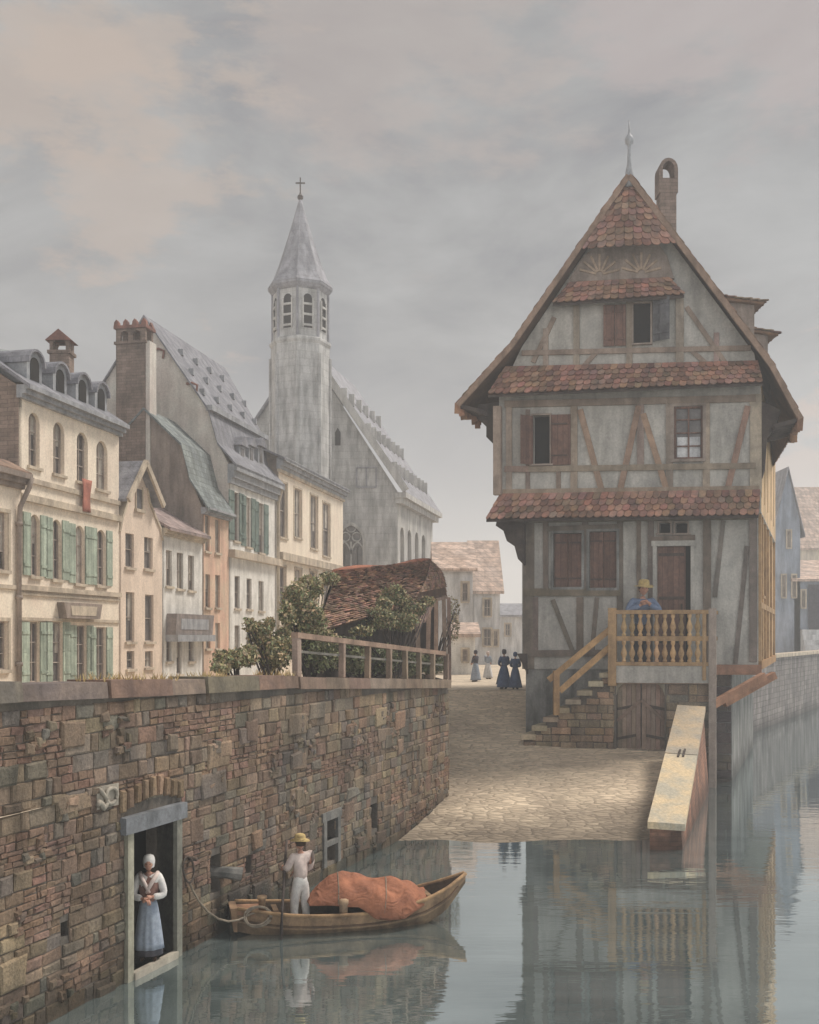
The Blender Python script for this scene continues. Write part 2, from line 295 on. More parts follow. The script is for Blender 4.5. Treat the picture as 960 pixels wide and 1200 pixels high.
# cobbles of the ramp and street
def cobble_mat(name, c1, c2, sc):
    m = bpy.data.materials.new(name); m.use_nodes = True; t = m.node_tree; t.nodes.clear(); K = t.links.new
    out = N(t, 'ShaderNodeOutputMaterial'); bs = N(t, 'ShaderNodeBsdfPrincipled'); K(bs.outputs[0], out.inputs[0]); bs.inputs['Roughness'].default_value = .85
    bs.inputs['Specular IOR Level'].default_value = .25
    g = N(t, 'ShaderNodeNewGeometry'); mp_ = N(t, 'ShaderNodeMapping'); mp_.inputs['Scale'].default_value = (.62, 1.35, 0); K(g.outputs['Position'], mp_.inputs[0])
    nz = N(t, 'ShaderNodeTexNoise', Scale=3.0, Detail=3.0); K(mp_.outputs[0], nz.inputs['Vector'])
    wa = N(t, 'ShaderNodeVectorMath', _operation='MULTIPLY_ADD'); K(nz.outputs['Color'], wa.inputs[0]); wa.inputs[1].default_value = (.12, .12, 0); K(mp_.outputs[0], wa.inputs[2])
    vo = N(t, 'ShaderNodeTexVoronoi', _feature='DISTANCE_TO_EDGE', Scale=sc); K(wa.outputs[0], vo.inputs['Vector'])
    vo2 = N(t, 'ShaderNodeTexVoronoi', _feature='F1', Scale=sc); K(wa.outputs[0], vo2.inputs['Vector'])
    big = N(t, 'ShaderNodeTexNoise', Scale=.45, Detail=7.0, Roughness=.65); K(g.outputs['Position'], big.inputs['Vector'])
    r = N(t, 'ShaderNodeMapRange'); K(big.outputs['Fac'], r.inputs[0]); r.inputs[1].default_value = .35; r.inputs[2].default_value = .65
    mx = N(t, 'ShaderNodeMix', _data_type='RGBA'); K(r.outputs[0], mx.inputs[0]); mx.inputs[6].default_value = (*c1, 1); mx.inputs[7].default_value = (*c2, 1)
    sp = N(t, 'ShaderNodeSeparateXYZ'); K(vo2.outputs['Color'], sp.inputs[0])
    r2 = N(t, 'ShaderNodeMapRange'); K(sp.outputs[0], r2.inputs[0]); r2.inputs[3].default_value = .82; r2.inputs[4].default_value = 1.12
    s1 = N(t, 'ShaderNodeVectorMath', _operation='SCALE'); K(mx.outputs[2], s1.inputs[0]); K(r2.outputs[0], s1.inputs['Scale'])
    r3 = N(t, 'ShaderNodeMapRange'); K(vo.outputs['Distance'], r3.inputs[0]); r3.inputs[1].default_value = 0; r3.inputs[2].default_value = .09; r3.inputs[3].default_value = .68; r3.inputs[4].default_value = 1
    s2 = N(t, 'ShaderNodeVectorMath', _operation='SCALE'); K(s1.outputs[0], s2.inputs[0]); K(r3.outputs[0], s2.inputs['Scale'])
    # wet, weedy stones next to the water line
    sz = N(t, 'ShaderNodeSeparateXYZ'); K(g.outputs['Position'], sz.inputs[0])
    nzz = N(t, 'ShaderNodeMath', _operation='MULTIPLY_ADD'); K(big.outputs['Fac'], nzz.inputs[0]); nzz.inputs[1].default_value = -.7; K(sz.outputs[2], nzz.inputs[2])
    wet = N(t, 'ShaderNodeMapRange'); K(nzz.outputs[0], wet.inputs[0]); wet.inputs[1].default_value = -.3; wet.inputs[2].default_value = .22; wet.inputs[3].default_value = .38; wet.inputs[4].default_value = 1
    s3 = N(t, 'ShaderNodeVectorMath', _operation='SCALE'); K(s2.outputs[0], s3.inputs[0]); K(wet.outputs[0], s3.inputs['Scale'])
    K(s3.outputs[0], bs.inputs['Base Color'])
    r4 = N(t, 'ShaderNodeMapRange'); K(vo.outputs['Distance'], r4.inputs[0]); r4.inputs[2].default_value = .2
    bp = N(t, 'ShaderNodeBump'); bp.inputs['Strength'].default_value = .8; bp.inputs['Distance'].default_value = .05; K(r4.outputs[0], bp.inputs['Height']); K(bp.outputs[0], bs.inputs['Normal'])
    MATS[name] = m
cobble_mat('cobbles', (.74, .60, .44), (.54, .43, .32), 4.6)
cobble_mat('street_paving', (.66, .55, .42), (.54, .45, .35), 2.5)
def water_mat():
    m = bpy.data.materials.new('canal_water'); m.use_nodes = True; t = m.node_tree; t.nodes.clear(); K = t.links.new
    out = N(t, 'ShaderNodeOutputMaterial'); bs = N(t, 'ShaderNodeBsdfPrincipled'); K(bs.outputs[0], out.inputs[0])
    bs.inputs['Roughness'].default_value = .03; bs.inputs['IOR'].default_value = 1.33; bs.inputs['Specular IOR Level'].default_value = 1.0
    g = N(t, 'ShaderNodeNewGeometry')
    mp_ = N(t, 'ShaderNodeMapping'); mp_.inputs['Scale'].default_value = (.35, 1.0, 1); K(g.outputs['Position'], mp_.inputs[0])
    nz = N(t, 'ShaderNodeTexNoise', Scale=.8, Detail=6.0, Roughness=.6); K(mp_.outputs[0], nz.inputs['Vector'])
    cr = N(t, 'ShaderNodeValToRGB'); K(nz.outputs['Fac'], cr.inputs[0]); e = cr.color_ramp.elements
    e[0].position = .35; e[0].color = (.075, .10, .10, 1); e[1].position = .65; e[1].color = (.15, .185, .185, 1)
    K(cr.outputs[0], bs.inputs['Base Color'])
    m1 = N(t, 'ShaderNodeMapping'); m1.inputs['Scale'].default_value = (.22, 1.0, 1); K(g.outputs['Position'], m1.inputs[0])
    w1 = N(t, 'ShaderNodeTexNoise', Scale=3.2, Detail=3.0, Roughness=.55); K(m1.outputs[0], w1.inputs['Vector'])
    w2 = N(t, 'ShaderNodeTexNoise', Scale=.9, Detail=2.0); K(m1.outputs[0], w2.inputs['Vector'])
    ad = N(t, 'ShaderNodeMath', _operation='MULTIPLY_ADD'); K(w2.outputs['Fac'], ad.inputs[0]); ad.inputs[1].default_value = .8; K(w1.outputs['Fac'], ad.inputs[2])
    bp = N(t, 'ShaderNodeBump'); bp.inputs['Strength'].default_value = .085; bp.inputs['Distance'].default_value = .05; K(ad.outputs[0], bp.inputs['Height']); K(bp.outputs[0], bs.inputs['Normal'])
    gl = N(t, 'ShaderNodeBsdfGlossy'); gl.inputs['Color'].default_value = (.80, .87, .89, 1); gl.inputs['Roughness'].default_value = .025; K(bp.outputs[0], gl.inputs['Normal'])
    fr = N(t, 'ShaderNodeFresnel'); fr.inputs['IOR'].default_value = 1.33
    fm = N(t, 'ShaderNodeMapRange'); K(fr.outputs[0], fm.inputs[0]); fm.inputs[1].default_value = 0; fm.inputs[2].default_value = .6; fm.inputs[3].default_value = .34; fm.inputs[4].default_value = .92
    ms = N(t, 'ShaderNodeMixShader'); K(fm.outputs[0], ms.inputs[0]); K(bs.outputs[0], ms.inputs[1]); K(gl.outputs[0], ms.inputs[2]); K(ms.outputs[0], out.inputs[0])
    MATS['canal_water'] = m
water_mat()

# ------------------------------------------------------------------ building blocks
def holed_wall(mb, F, a0, a1, z0, z1, holes, d=0, thick=.3, reveal=.2, mi=0, top=None):
    """a wall sheet with rectangular openings; holes = (a0,a1,z0,z1); reveals run inward; thickness closes behind"""
    As = sorted({a0, a1, *[min(max(h[0], a0), a1) for h in holes], *[min(max(h[1], a0), a1) for h in holes]})
    Zs = sorted({z0, z1, *[min(max(h[2], z0), z1) for h in holes], *[min(max(h[3], z0), z1) for h in holes]})
    for i in range(len(As)-1):
        for j in range(len(Zs)-1):
            ca, cz = (As[i]+As[i+1])/2, (Zs[j]+Zs[j+1])/2
            if any(h[0] < ca < h[1] and h[2] < cz < h[3] for h in holes): continue
            mb.add([F.p(As[i], d, Zs[j]), F.p(As[i+1], d, Zs[j]), F.p(As[i+1], d, Zs[j+1]), F.p(As[i], d, Zs[j+1])], [(0, 1, 2, 3)], mi=mi)
    for h in holes:
        q = [(h[0], h[2]), (h[1], h[2]), (h[1], h[3]), (h[0], h[3])]
        for k in range(4):
            l = (k+1) % 4
            mb.add([F.p(q[k][0], d, q[k][1]), F.p(q[l][0], d, q[l][1]), F.p(q[l][0], d-reveal, q[l][1]), F.p(q[k][0], d-reveal, q[k][1])], [(0, 1, 2, 3)], mi=mi)
def arch_spandrel(mb, F, a0, a1, z1, d, mi=0, n=6):
    r = (a1-a0)/2; c = (a0+a1)/2; zc = z1-r
    for sgn in (-1, 1):
        pts = [(c+sgn*r, z1)]+[(c+sgn*r*math.cos(t), zc+r*math.sin(t)) for t in [k*PI/2/n for k in range(n+1)]]
        mb.prism(F, pts, d-.12, d-.002, mi=mi)
def window(F, root, a0, a1, z0, z1, d=0, rec=.14, arch=False, nx=2, nz=3, fm='window_frame', gm='glass', sill='trim_stone', fw=.05, surround=None, name='window', curtain=False):
    mb = MB(); df0, df1 = d-rec-.03, d-rec+.03
    mb.fbox(F, a0, a0+fw, df0, df1, z0, z1); mb.fbox(F, a1-fw, a1, df0, df1, z0, z1)
    mb.fbox(F, a0+fw, a1-fw, df0, df1, z0, z0+fw); mb.fbox(F, a0+fw, a1-fw, df0, df1, z1-fw, z1)
    for i in range(1, nx):
        a = a0+(a1-a0)*i/nx; mb.fbox(F, a-fw*.35, a+fw*.35, df0, df1-.005, z0+fw, z1-fw)
    for j in range(1, nz):
        z = z0+(z1-z0)*j/nz; mb.fbox(F, a0+fw, a1-fw, df0, df1-.008, z-fw*.3, z+fw*.3)
    w = mb.build(name, M(fm), root)
    g = MB(); g.fbox(F, a0, a1, d-rec-.07, d-rec-.035, z0, z1); g.build('pane', M(gm), w)
    if curtain:
        k = R.random(); zt_c = z1-fw; zb_c = z0+fw+(z1-z0)*(.0 if k < .4 else R.uniform(.2, .6)); cw_ = (a1-a0)*R.uniform(.22, .34)
        cm = MB(); n_c = 5
        for sg_, aa in ((1, a0+fw), (-1, a1-fw)):
            if k > .8 and sg_ < 0: continue
            pts = [F.p(aa+sg_*cw_*i/n_c, d-rec-.012-.012*(i % 2), z) for z in (zb_c, zt_c) for i in range(n_c+1)]
            cm.add(pts, [(i, i+1, n_c+2+i, n_c+1+i) for i in range(n_c)])
        cm.build('curtain', M('curtain_cloth'), w)
    if sill:
        s = MB(); s.fbox(F, a0-.08, a1+.08, d-.02, d+.09, z0-.10, z0-.002); s.build('sill', M(sill), w)
    if surround:
        s = MB(); b = .11
        s.fbox(F, a0-b, a0-.002, d-.02, d+.03, z0, z1); s.fbox(F, a1+.002, a1+b, d-.02, d+.03, z0, z1); s.fbox(F, a0-b, a1+b, d-.02, d+.04, z1+.002, z1+b)
        s.build('surround', M(surround), w)
    return w
def shutter(F, root, a0, a1, z0, z1, d=0, m='shutter_green', open_=0, name='shutter'):
    mb = MB()
    if open_:       # swung outwards about the hinge edge a0
        w = a1-a0; ex = math.cos(open_); ey = math.sin(open_)
        def q(t, off, z): return F.p(a0+w*t*ex, d+.02+abs(w)*t*ey+off, z)
        mb.hexa([q(0, 0, z0), q(1, 0, z0), q(1, .04, z0), q(0, .04, z0), q(0, 0, z1), q(1, 0, z1), q(1, .04, z1), q(0, .04, z1)])
        for zz in (z0+(z1-z0)*.15, z0+(z1-z0)*.82):
            mb.hexa([q(.04, .042, zz), q(.96, .042, zz), q(.96, .065, zz), q(.04, .065, zz), q(.04, .042, zz+.08), q(.96, .042, zz+.08), q(.96, .065, zz+.08), q(.04, .065, zz+.08)])
    else:
        mb.fbox(F, a0, a1, d+.005, d+.045, z0, z1)
        for zz in (z0+(z1-z0)*.14, z0+(z1-z0)*.8): mb.fbox(F, a0+.02, a1-.02, d+.046, d+.068, zz, zz+(z1-z0)*.05)
    return mb.build(name, M(m), root)
def tiles(mb, A, B, C, D, tw, th, base=(1, 1, 1), thick=.035, dv=.36, lift=.055, round_=True, skip=0.0, clip=None):
    """overlapping tiles on the patch A-B (top edge) to D-C (bottom edge)"""
    A, B, C, D = map(Vector, (A, B, C, D)); nrow = max(1, int(round(((D-A).length+(C-B).length)/2/th)))
    nv = (B-A).cross(D-A).normalized()
    if nv.length < .5: nv = (C-D).cross(D-A).normalized()
    if nv.z < 0: nv = -nv
    for r in range(nrow):
        t0, t1 = r/nrow, (r+1.35)/nrow
        L0, R0 = A.lerp(D, t0), B.lerp(C, t0); L1, R1 = A.lerp(D, t1), B.lerp(C, t1)
        wdt = (R1-L1).length; nc = max(1, int(round(wdt/tw))); off = .5 if r % 2 else 0
        for c in range(-1 if off else 0, nc):
            s0, s1 = max(0, (c+off+.03)/nc), min(1, (c+off+.97)/nc)
            if s1-s0 < .15/nc or R.random() < skip: continue
            j = R.uniform(-.03, .03)*th; l2 = lift*(1+R.uniform(-.35, .5))
            p00, p01 = L0.lerp(R0, s0), L0.lerp(R0, s1); dn = (L1.lerp(R1, s0)-p00); dn2 = (L1.lerp(R1, s1)-p01)
            if clip and not clip((p00+dn*.6+p01)/2): continue
            e1 = dn.normalized()*j
            q00, q01 = p00+dn+e1, p01+dn2+e1
            if round_:
                mid = (q00+q01)/2+dn.normalized()*th*.02; k00 = p00+dn*.74; k01 = p01+dn2*.74
                k10 = q00.lerp(q01, .17)-dn*.07; k11 = q00.lerp(q01, .83)-dn2*.07
                prof = [p00, k00, k10, mid, k11, k01, p01]
                lf = [0, .75, .95, 1, .95, .75, 0]
            else: prof = [p00, q00, q01, p01]; lf = [0, 1, 1, 0]
            n = len(prof)
            top = [p+nv*(thick+l2*f) for p, f in zip(prof, lf)]; bot = [p+nv*(l2*f-.005) for p, f in zip(prof, lf)]
            col = vary(base, dv, .10)
            mb.add(top+bot, [tuple(range(n))]+[(i, i+n, (i+1) % n+n, (i+1) % n) for i in range(n)], col)
def stone_wall(mb, F, a0, a1, z0, z1, openings=(), cols=None, hr=(.2, .36), wr=(.28, .8), d=(.02, .06), brick=None, clip=None, gap=.012):
    z = z0
    while z < z1-.05:
        h = R.uniform(*hr); h = min(h, z1-z); 
        if z1-z-h < .1: h = z1-z
        a = a0
        while a < a1-.04:
            w = R.uniform(*wr)*(1 if h > .25 else .8); w = min(w, a1-a)
            if a1-a-w < .12: w = a1-a
            ca, cz = a+w/2, z+h/2
            bk = brick(ca, cz) if brick else 0
            pieces = [(a, a+w)]
            for o in openings:
                if z+h > o[2]+.01 and z < o[3]-.01:
                    np_ = []
                    for p in pieces:
                        if p[1] <= o[0] or p[0] >= o[1]: np_.append(p); continue
                        if p[0] < o[0]-.03: np_.append((p[0], o[0]))
                        if p[1] > o[1]+.03: np_.append((o[1], p[1]))
                    pieces = np_
            for p in pieces:
                if clip and not clip((p[0]+p[1])/2, z+h*.5): continue
                if bk:
                    nr = 3 if h > .26 else 2; bh = h/nr
                    for r in range(nr):
                        x = p[0]; 
                        while x < p[1]-.02:
                            bw = min(R.uniform(.18, .3), p[1]-x)
                            mb.stone(F, x+.006, x+bw-.006, z+r*bh+.006, z+(r+1)*bh-.006, R.uniform(.01, .035), .008, col=vary((1.05, .84, .74), .18, .06), j=.010); x += bw
                else:
                    c = vary(R.choice(cols) if cols else (1, 1, 1), .20, .05)
                    mb.stone(F, p[0]+gap, p[1]-gap, z+gap, z+h-gap, R.uniform(*d), .022, col=c)
            a += w
        z += h
def skin_mesh(pts, edges, name, material, parent=None, loc=None, sub=1, extra=None):
    """pts: name -> (Vector, rx, ry); one continuous surface grown on joints"""
    keys = list(pts); me = bpy.data.meshes.new(name+'_tmp')
    me.from_pydata([tuple(pts[k][0]) for k in keys], [(keys.index(a), keys.index(b)) for a, b in edges], [])
    ob = bpy.data.objects.new('tmp', me); COL.objects.link(ob)
    md = ob.modifiers.new('s', 'SKIN'); md.use_smooth_shade = True; md.branch_smoothing = .3
    if not me.skin_vertices: 
        bm = bmesh.new(); bm.from_mesh(me); bm.verts.layers.skin.verify(); bm.to_mesh(me); bm.free()
    for i, k in enumerate(keys):
        sv = me.skin_vertices[0].data[i]; sv.radius = (pts[k][1], pts[k][2] if len(pts[k]) > 2 else pts[k][1]); sv.use_root = (i == 0)
    ms = ob.modifiers.new('d', 'SUBSURF'); ms.levels = sub; ms.render_levels = sub
    dg = bpy.context.evaluated_depsgraph_get(); ev = ob.evaluated_get(dg); m2 = bpy.data.meshes.new_from_object(ev)
    mb = MB(); mb.add([v.co.copy() for v in m2.vertices], [tuple(p.vertices) for p in m2.polygons])
    bpy.data.objects.remove(ob)
    if extra: extra(mb)
    return mb.build(name, material if isinstance(material, (list, tuple)) else M(material), parent, smooth=True, loc=loc)
# ================================================================== THE SETTING
STZ = 2.8
def sheet(name, m, poly, z=None):
    mb = MB(); mb.add([(p[0], p[1], p[2] if len(p) > 2 else z) for p in poly], [tuple(range(len(poly)))]); return struct(mb.build(name, M(m), recalc=False))
sheet('water', 'canal_water', [(-60, -60), (480, -60), (480, 480), (-60, 480)], 0)
FW = Fr((-3.87+.374*(9-15.4), 9), (.3503, .9366), (.9366, -.3503))           # canal wall
def wall_top(a): 
    Y = 9+a*.9366
    pts = [(0, 4.5), (12.4, 4.43), (15.4, 4.33), (19.6, 4.24), (28.6, 3.80), (60, 3.5)]
    for (y0, z0), (y1, z1) in zip(pts, pts[1:]):
        if Y <= y1: return z0+(z1-z0)*(Y-y0)/(y1-y0)
    return 3.5
AC = (28.6-9)/.9366                                                          # a of the far corner
CORN = FW.p(AC, 0, 0)
def ramp_z(Y):
    pts = [(20, -.7), (25, 0), (34.5, 1.2), (41.5, 2.8), (60, 2.8)]
    for (y0, z0), (y1, z1) in zip(pts, pts[1:]):
        if Y <= y1: return z0+(z1-z0)*(Y-y0)/(y1-y0)
    return 2.8
mb = MB(); nx, ny = 60, 70
def ramp_pt(i, j):
    Y = 21+(41.5-21)*j/ny
    xl = -2.2 if Y < 28 else 0.0
    xr = 6.1+(Y-23.7)/(32.6-23.7)*2.9 if Y < 34 else 9.3+(Y-34)*.5
    X = xl+(xr-xl)*i/nx
    z = ramp_z(Y)+.05*noise.noise(Vector((X*.6, Y*.6, 3)))*min(1, (41.5-Y)/3)+.22*max(0, noise.noise(Vector((X*.25, Y*.15, 9))))*min(1, max(0, (41.5-Y)/6))*(Y > 24)
    return (X, Y, z)
for j in range(ny+1):
    for i in range(nx+1): mb.v.append(Vector(ramp_pt(i, j)))
for j in range(ny):
    for i in range(nx):
        b = j*(nx+1)+i; mb.f.append([b, b+1, b+nx+2, b+nx+1]); mb.c.append((1, 1, 1)); mb.m.append(0)
struct(mb.build('ramp', M('cobbles'), smooth=True, recalc=False))
sheet('street', 'street_paving', [(-900, -30), (-18.6, -30), (.3, 28.6), (-.6, 41.45), (14, 41.45), (15.5, 49), (28, 70.6), (120, 230), (500, 900), (-900, 900)], STZ)

# ------------------------------------------------------------------ the canal wall
CW = thing('canal_wall', 'high weathered stone and brick quay wall rising from the canal on the left', 'wall', tuple(FW.p(10, 0, 0)))
def wbox(u0, u1, v0, v1):
    uc = (u0+u1)/2; return (FW.a(u0), FW.a(u1), FW.z(uc, v1), FW.z(uc, v0))
DOOR = wbox(152, 203, 968, 1127)
H1 = wbox(246, 258, 1002, 1046); H2 = wbox(287, 294, 1003, 1024); H3 = wbox(380, 393, 961, 984); H4 = wbox(380, 393, 990, 1010); H5 = wbox(434, 442, 942, 972); H6 = wbox(71, 80, 1080, 1098); H7 = wbox(118, 131, 925, 941)
OPS = [DOOR, H1, H2, H3, H4, H5, H6]
A0 = -1.5
mb = MB(); holed_wall(mb, FW, A0, AC, -1.2, 3.75, OPS, d=0, reveal=.5)
NSEG = 12
for i in range(NSEG):     # top strip follows the sinking coping
    a, b = A0+(AC-A0)*i/NSEG, A0+(AC-A0)*(i+1)/NSEG
    mb.add([FW.p(a, 0, 3.75), FW.p(b, 0, 3.75), FW.p(b, 0, wall_top(b)-.2), FW.p(a, 0, wall_top(a)-.2)], [(0, 1, 2, 3)])
    mb.add([FW.p(a, 0, wall_top(a)-.2), FW.p(b, 0, wall_top(b)-.2), FW.p(b, -.62, wall_top(b)-.2), FW.p(a, -.62, wall_top(a)-.2)], [(0, 1, 2, 3)])
    mb.add([FW.p(a, -.62, STZ-.2), FW.p(b, -.62, STZ-.2), FW.p(b, -.62, wall_top(b)-.2), FW.p(a, -.62, wall_top(a)-.2)], [(0, 1, 2, 3)])
E2 = Vector((-1.7, 13.2)).normalized(); F2 = Fr((CORN.x, CORN.y), E2, (E2.y, -E2.x))
mb.add([F2.p(0, 0, -1), F2.p(13.3, 0, -1), F2.p(13.3, 0, 3.75), F2.p(0, 0, 3.75)], [(0, 1, 2, 3)])
mb.build('mortar_core', M('mortar'), CW)
WC = [(1.05, .98, .88), (1.15, 1.02, .85), (.84, .84, .83), (1.0, .90, .78), (.76, .79, .79), (1.2, 1.08, .92), (.88, .75, .66), (.95, .95, .90), (1.05, .84, .72)]
def bricky(a, z):
    return noise.noise(Vector((a*.55, z*1.5, 5))) > .27 or (FW.a(235) < a < FW.a(330) and 2.6 < z < 3.3 and noise.noise(Vector((a, z*2, 1))) > -.2)
mb = MB()
KO = [DOOR, H1, H2, H3, H4, H5, H6, H7]
DA0, DA1 = DOOR[0]-.14, DOOR[1]+.14
KK = KO+[(DA0, DA1, DOOR[2]-.28, DOOR[3]+.02), (DA0-.08, DA1+.08, DOOR[3], DOOR[3]+.30)]
stone_wall(mb, FW, A0, AC, -.45, 4.4, KK, WC, brick=bricky, clip=lambda a, z: z < wall_top(a)-.32, hr=(.12, .27), wr=(.14, .56), gap=.006, d=(.012, .04))
for _ in range(150):      # bigger stones and odd repairs that break the courses
    a, z = R.uniform(A0, AC-.9), R.uniform(-.3, 4.0); w, h = R.uniform(.28, .75), R.uniform(.22, .46)
    if z+h > wall_top(a+w)-.34 or any(a < o[1]+.03 and a+w > o[0]-.03 and z < o[3]+.03 and z+h > o[2]-.03 for o in KK): continue
    if R.random() < .35:
        for k in range(7): x, y = a+R.uniform(0, w), z+R.uniform(0, h); mb.stone(FW, x, x+R.uniform(.09, .2), y, y+R.uniform(.07, .14), R.uniform(.045, .065), .02, col=vary(R.choice(WC), .25), j=.025)
    else: mb.stone(FW, a, a+w, z, z+h, R.uniform(.04, .062), .03, col=vary(R.choice(WC), .22), j=.035)
stone_wall(mb, F2, 0.02, 13.3, 0, 3.7, (), WC, hr=(.18, .34))
sw = mb.build('masonry', M('masonry'), CW)
# tint: wet, mossy stones at the water line (a stain on the stones themselves)
ca = sw.data.color_attributes['Col'].data
for p in sw.data.polygons:
    z = (p.center+sw.location).z; n_ = noise.noise(Vector((p.center.x*.5, p.center.y*.5, 2)))*.5
    for li in p.loop_indices:
        c = ca[li].color
        k = max(0, min(1, (1.0+n_-z)/1.3)); f = 1-.42*k
        g = noise.noise(Vector((p.center.x*.35, p.center.y*.35, z*.6)))*.22+1
        ca[li].color = (c[0]*f*g, c[1]*(f+.05*k)*g, c[2]*f*g, 1)
mb = MB()
for h in (H1, H2, H3, H4, H5, H6): mb.fbox(FW, h[0]-.02, h[1]+.02, -.9, -.42, h[2]-.02, h[3]+.02)
mb.build('cavity', M('dark_void'), CW)
mb = MB()
a = A0
while a < FW.a(344):
    w = R.uniform(.9, 1.9); b = min(a+w, FW.a(346)); za, zb = wall_top(a), wall_top(b); j = R.uniform(-.03, .03)
    c = vary(R.choice([(1, .92, .84), (.9, .88, .86), (1.05, .86, .76)]), .12)
    d1 = .10+j
    mb.hexa([FW.p(a+.012, d1, za-.24), FW.p(b-.012, d1, zb-.24), FW.p(b-.012, -.66, zb-.24), FW.p(a+.012, -.66, za-.24), FW.p(a+.02, d1-.03, za+j), FW.p(b-.02, d1-.02, zb+j*.5), FW.p(b-.012, -.66, zb+j*.5), FW.p(a+.012, -.66, za+j)], c)
    a = b
mb.build('coping', M('coping'), CW)
# terrace behind the far half of the wall (fills the garden corner)
mb = MB(); at0 = FW.a(262)
pts = [(at0, -.60), (AC-.15, -.60), (AC-.15, -3.0), (at0, -4.6)]
top = [FW.p(a, d, min(wall_top(a), 9)-.24) for a, d in pts]; bot = [Vector((p.x, p.y, STZ-.3)) for p in top]
mb.hexa(bot+top); tr = mb.build('terrace', M('brown_plaster')); struct(tr)
# door in the wall
dr = thing('wall_doorway', 'dark doorway low in the quay wall with a blue grey stone lintel and pale jambs', 'doorway', tuple(FW.p((DOOR[0]+DOOR[1])/2, 0, DOOR[2])))
mb = MB(); mb.fbox(FW, DOOR[0]-.14, DOOR[0]+.0, -.30, .075, DOOR[2]-.25, DOOR[3]+.005, (.95, 1, .95)); mb.build('jamb', M('pale_stone'), dr)
mb = MB(); mb.fbox(FW, DOOR[1], DOOR[1]+.14, -.30, .075, DOOR[2]-.25, DOOR[3]+.005, (.6, .65, .66)); mb.build('jamb', M('pale_stone'), dr)
mb = MB(); mb.fbox(FW, DOOR[0]-.26, DOOR[1]+.20, -.32, .13, DOOR[3]+.008, DOOR[3]+.25); mb.build('lintel', M('grey_stone'), dr)
mb = MB(); mb.fbox(FW, DOOR[0]+.003, DOOR[1]-.003, -1.3, .10, DOOR[2]-.14, DOOR[2]); mb.build('sill', M('pale_stone'), dr)
mb = MB(); mb.fbox(FW, DOOR[0]+.003, DOOR[1]-.003, -.28, .05, DOOR[2]-.40, DOOR[2]-.145); mb.build('riser', M('grey_stone'), dr)
mb = MB()
mb.fbox(FW, DOOR[0]-.3, DOOR[0]-.26, -1.6, -.5, DOOR[2]-.2, DOOR[3]+.3); mb.fbox(FW, DOOR[1]+.26, DOOR[1]+.3, -1.6, -.5, DOOR[2]-.2, DOOR[3]+.3)
mb.fbox(FW, DOOR[0]-.3, DOOR[1]+.3, -1.7, -1.61, DOOR[2]-.2, DOOR[3]+.3); mb.fbox(FW, DOOR[0]-.3, DOOR[1]+.3, -1.6, -.5, DOOR[3]+.31, DOOR[3]+.4)
mb.build('passage', M('dark_void'), dr)
mb = MB(); lw = MB()    # voussoirs above the lintel
n_ = 9
for i in range(n_):
    a = DOOR[0]-.3+(DOOR[1]-DOOR[0]+.55)*i/n_; zz = DOOR[3]+.29+.16*math.sin(PI*(i+.5)/n_)
    mb.stone(FW, a+.01, a+.14, zz, zz+.30+R.uniform(-.03, .03), .075, .02, col=vary((1.1, .95, .75), .2))
mb.build('relieving_arch', M('masonry'), dr)
# carved relief above the door
rl = thing('carved_relief', 'worn carved stone relief of coiled shapes in the wall above the doorway', 'relief', tuple(FW.p(H7[0], 0, H7[2])))
mb = MB(); mb.fbox(FW, H7[0]-.12, H7[1]+.12, -.02, .03, H7[2]-.06, H7[3]+.06); mb.build('slab', M('pale_stone'), rl)
mb = MB(); ac_, zc_ = (H7[0]+H7[1])/2+.05, (H7[2]+H7[3])/2
mb.tube([FW.p(ac_+.13*math.cos(t), .05, zc_+.11*math.sin(t)) for t in [i*PI/7 for i in range(14)]], .03, 6, closed=True)
mb.tube([FW.p(ac_-.32+.1*i*.5, .05, zc_-.1+.05*math.sin(i*1.5)) for i in range(6)], [.03, .045, .05, .045, .04, .02], 6)
mb.tube([FW.p(ac_-.25+.03*i, .05, zc_+.12-.03*i) for i in range(6)], .03, 6)
mb.build('carving', M('pale_stone'), rl, smooth=True)
# framed double opening
fo = thing('framed_opening', 'small blocked double opening framed in grey stone far along the quay wall', 'opening', tuple(FW.p(H3[0], 0, H4[2])))
for nm, bx in (('jamb', (H3[0]-.14, H3[0], H4[2]-.05, H3[3]+.02)), ('jamb', (H3[1], H3[1]+.14, H4[2]-.05, H3[3]+.02)), ('lintel', (H3[0]-.2, H3[1]+.2, H3[3]+.022, H3[3]+.2)), ('transom', (H3[0], H3[1], H4[3], H3[2]))):
    mb = MB(); mb.fbox(FW, bx[0]+.002, bx[1]-.002, -.2, .07, bx[2], bx[3]); mb.build(nm, M('dull_stone'), fo)
# water spout under the niche
sp = MB(); a_, z_ = H1[1]-.02, (H1[2]+H1[3])/2-.02
for t0 in range(1): sp.tube([FW.p(a_-.05, -.3, z_+.02), FW.p(a_+.08, .10, z_), FW.p(a_+.2, .32, z_-.04)], [.09, .10, .12], 8)
tag(sp.build('water_spout', M('dull_stone'), loc=FW.p(a_, 0, z_)), 'stubby grey stone spout jutting from a niche in the quay wall', 'spout')

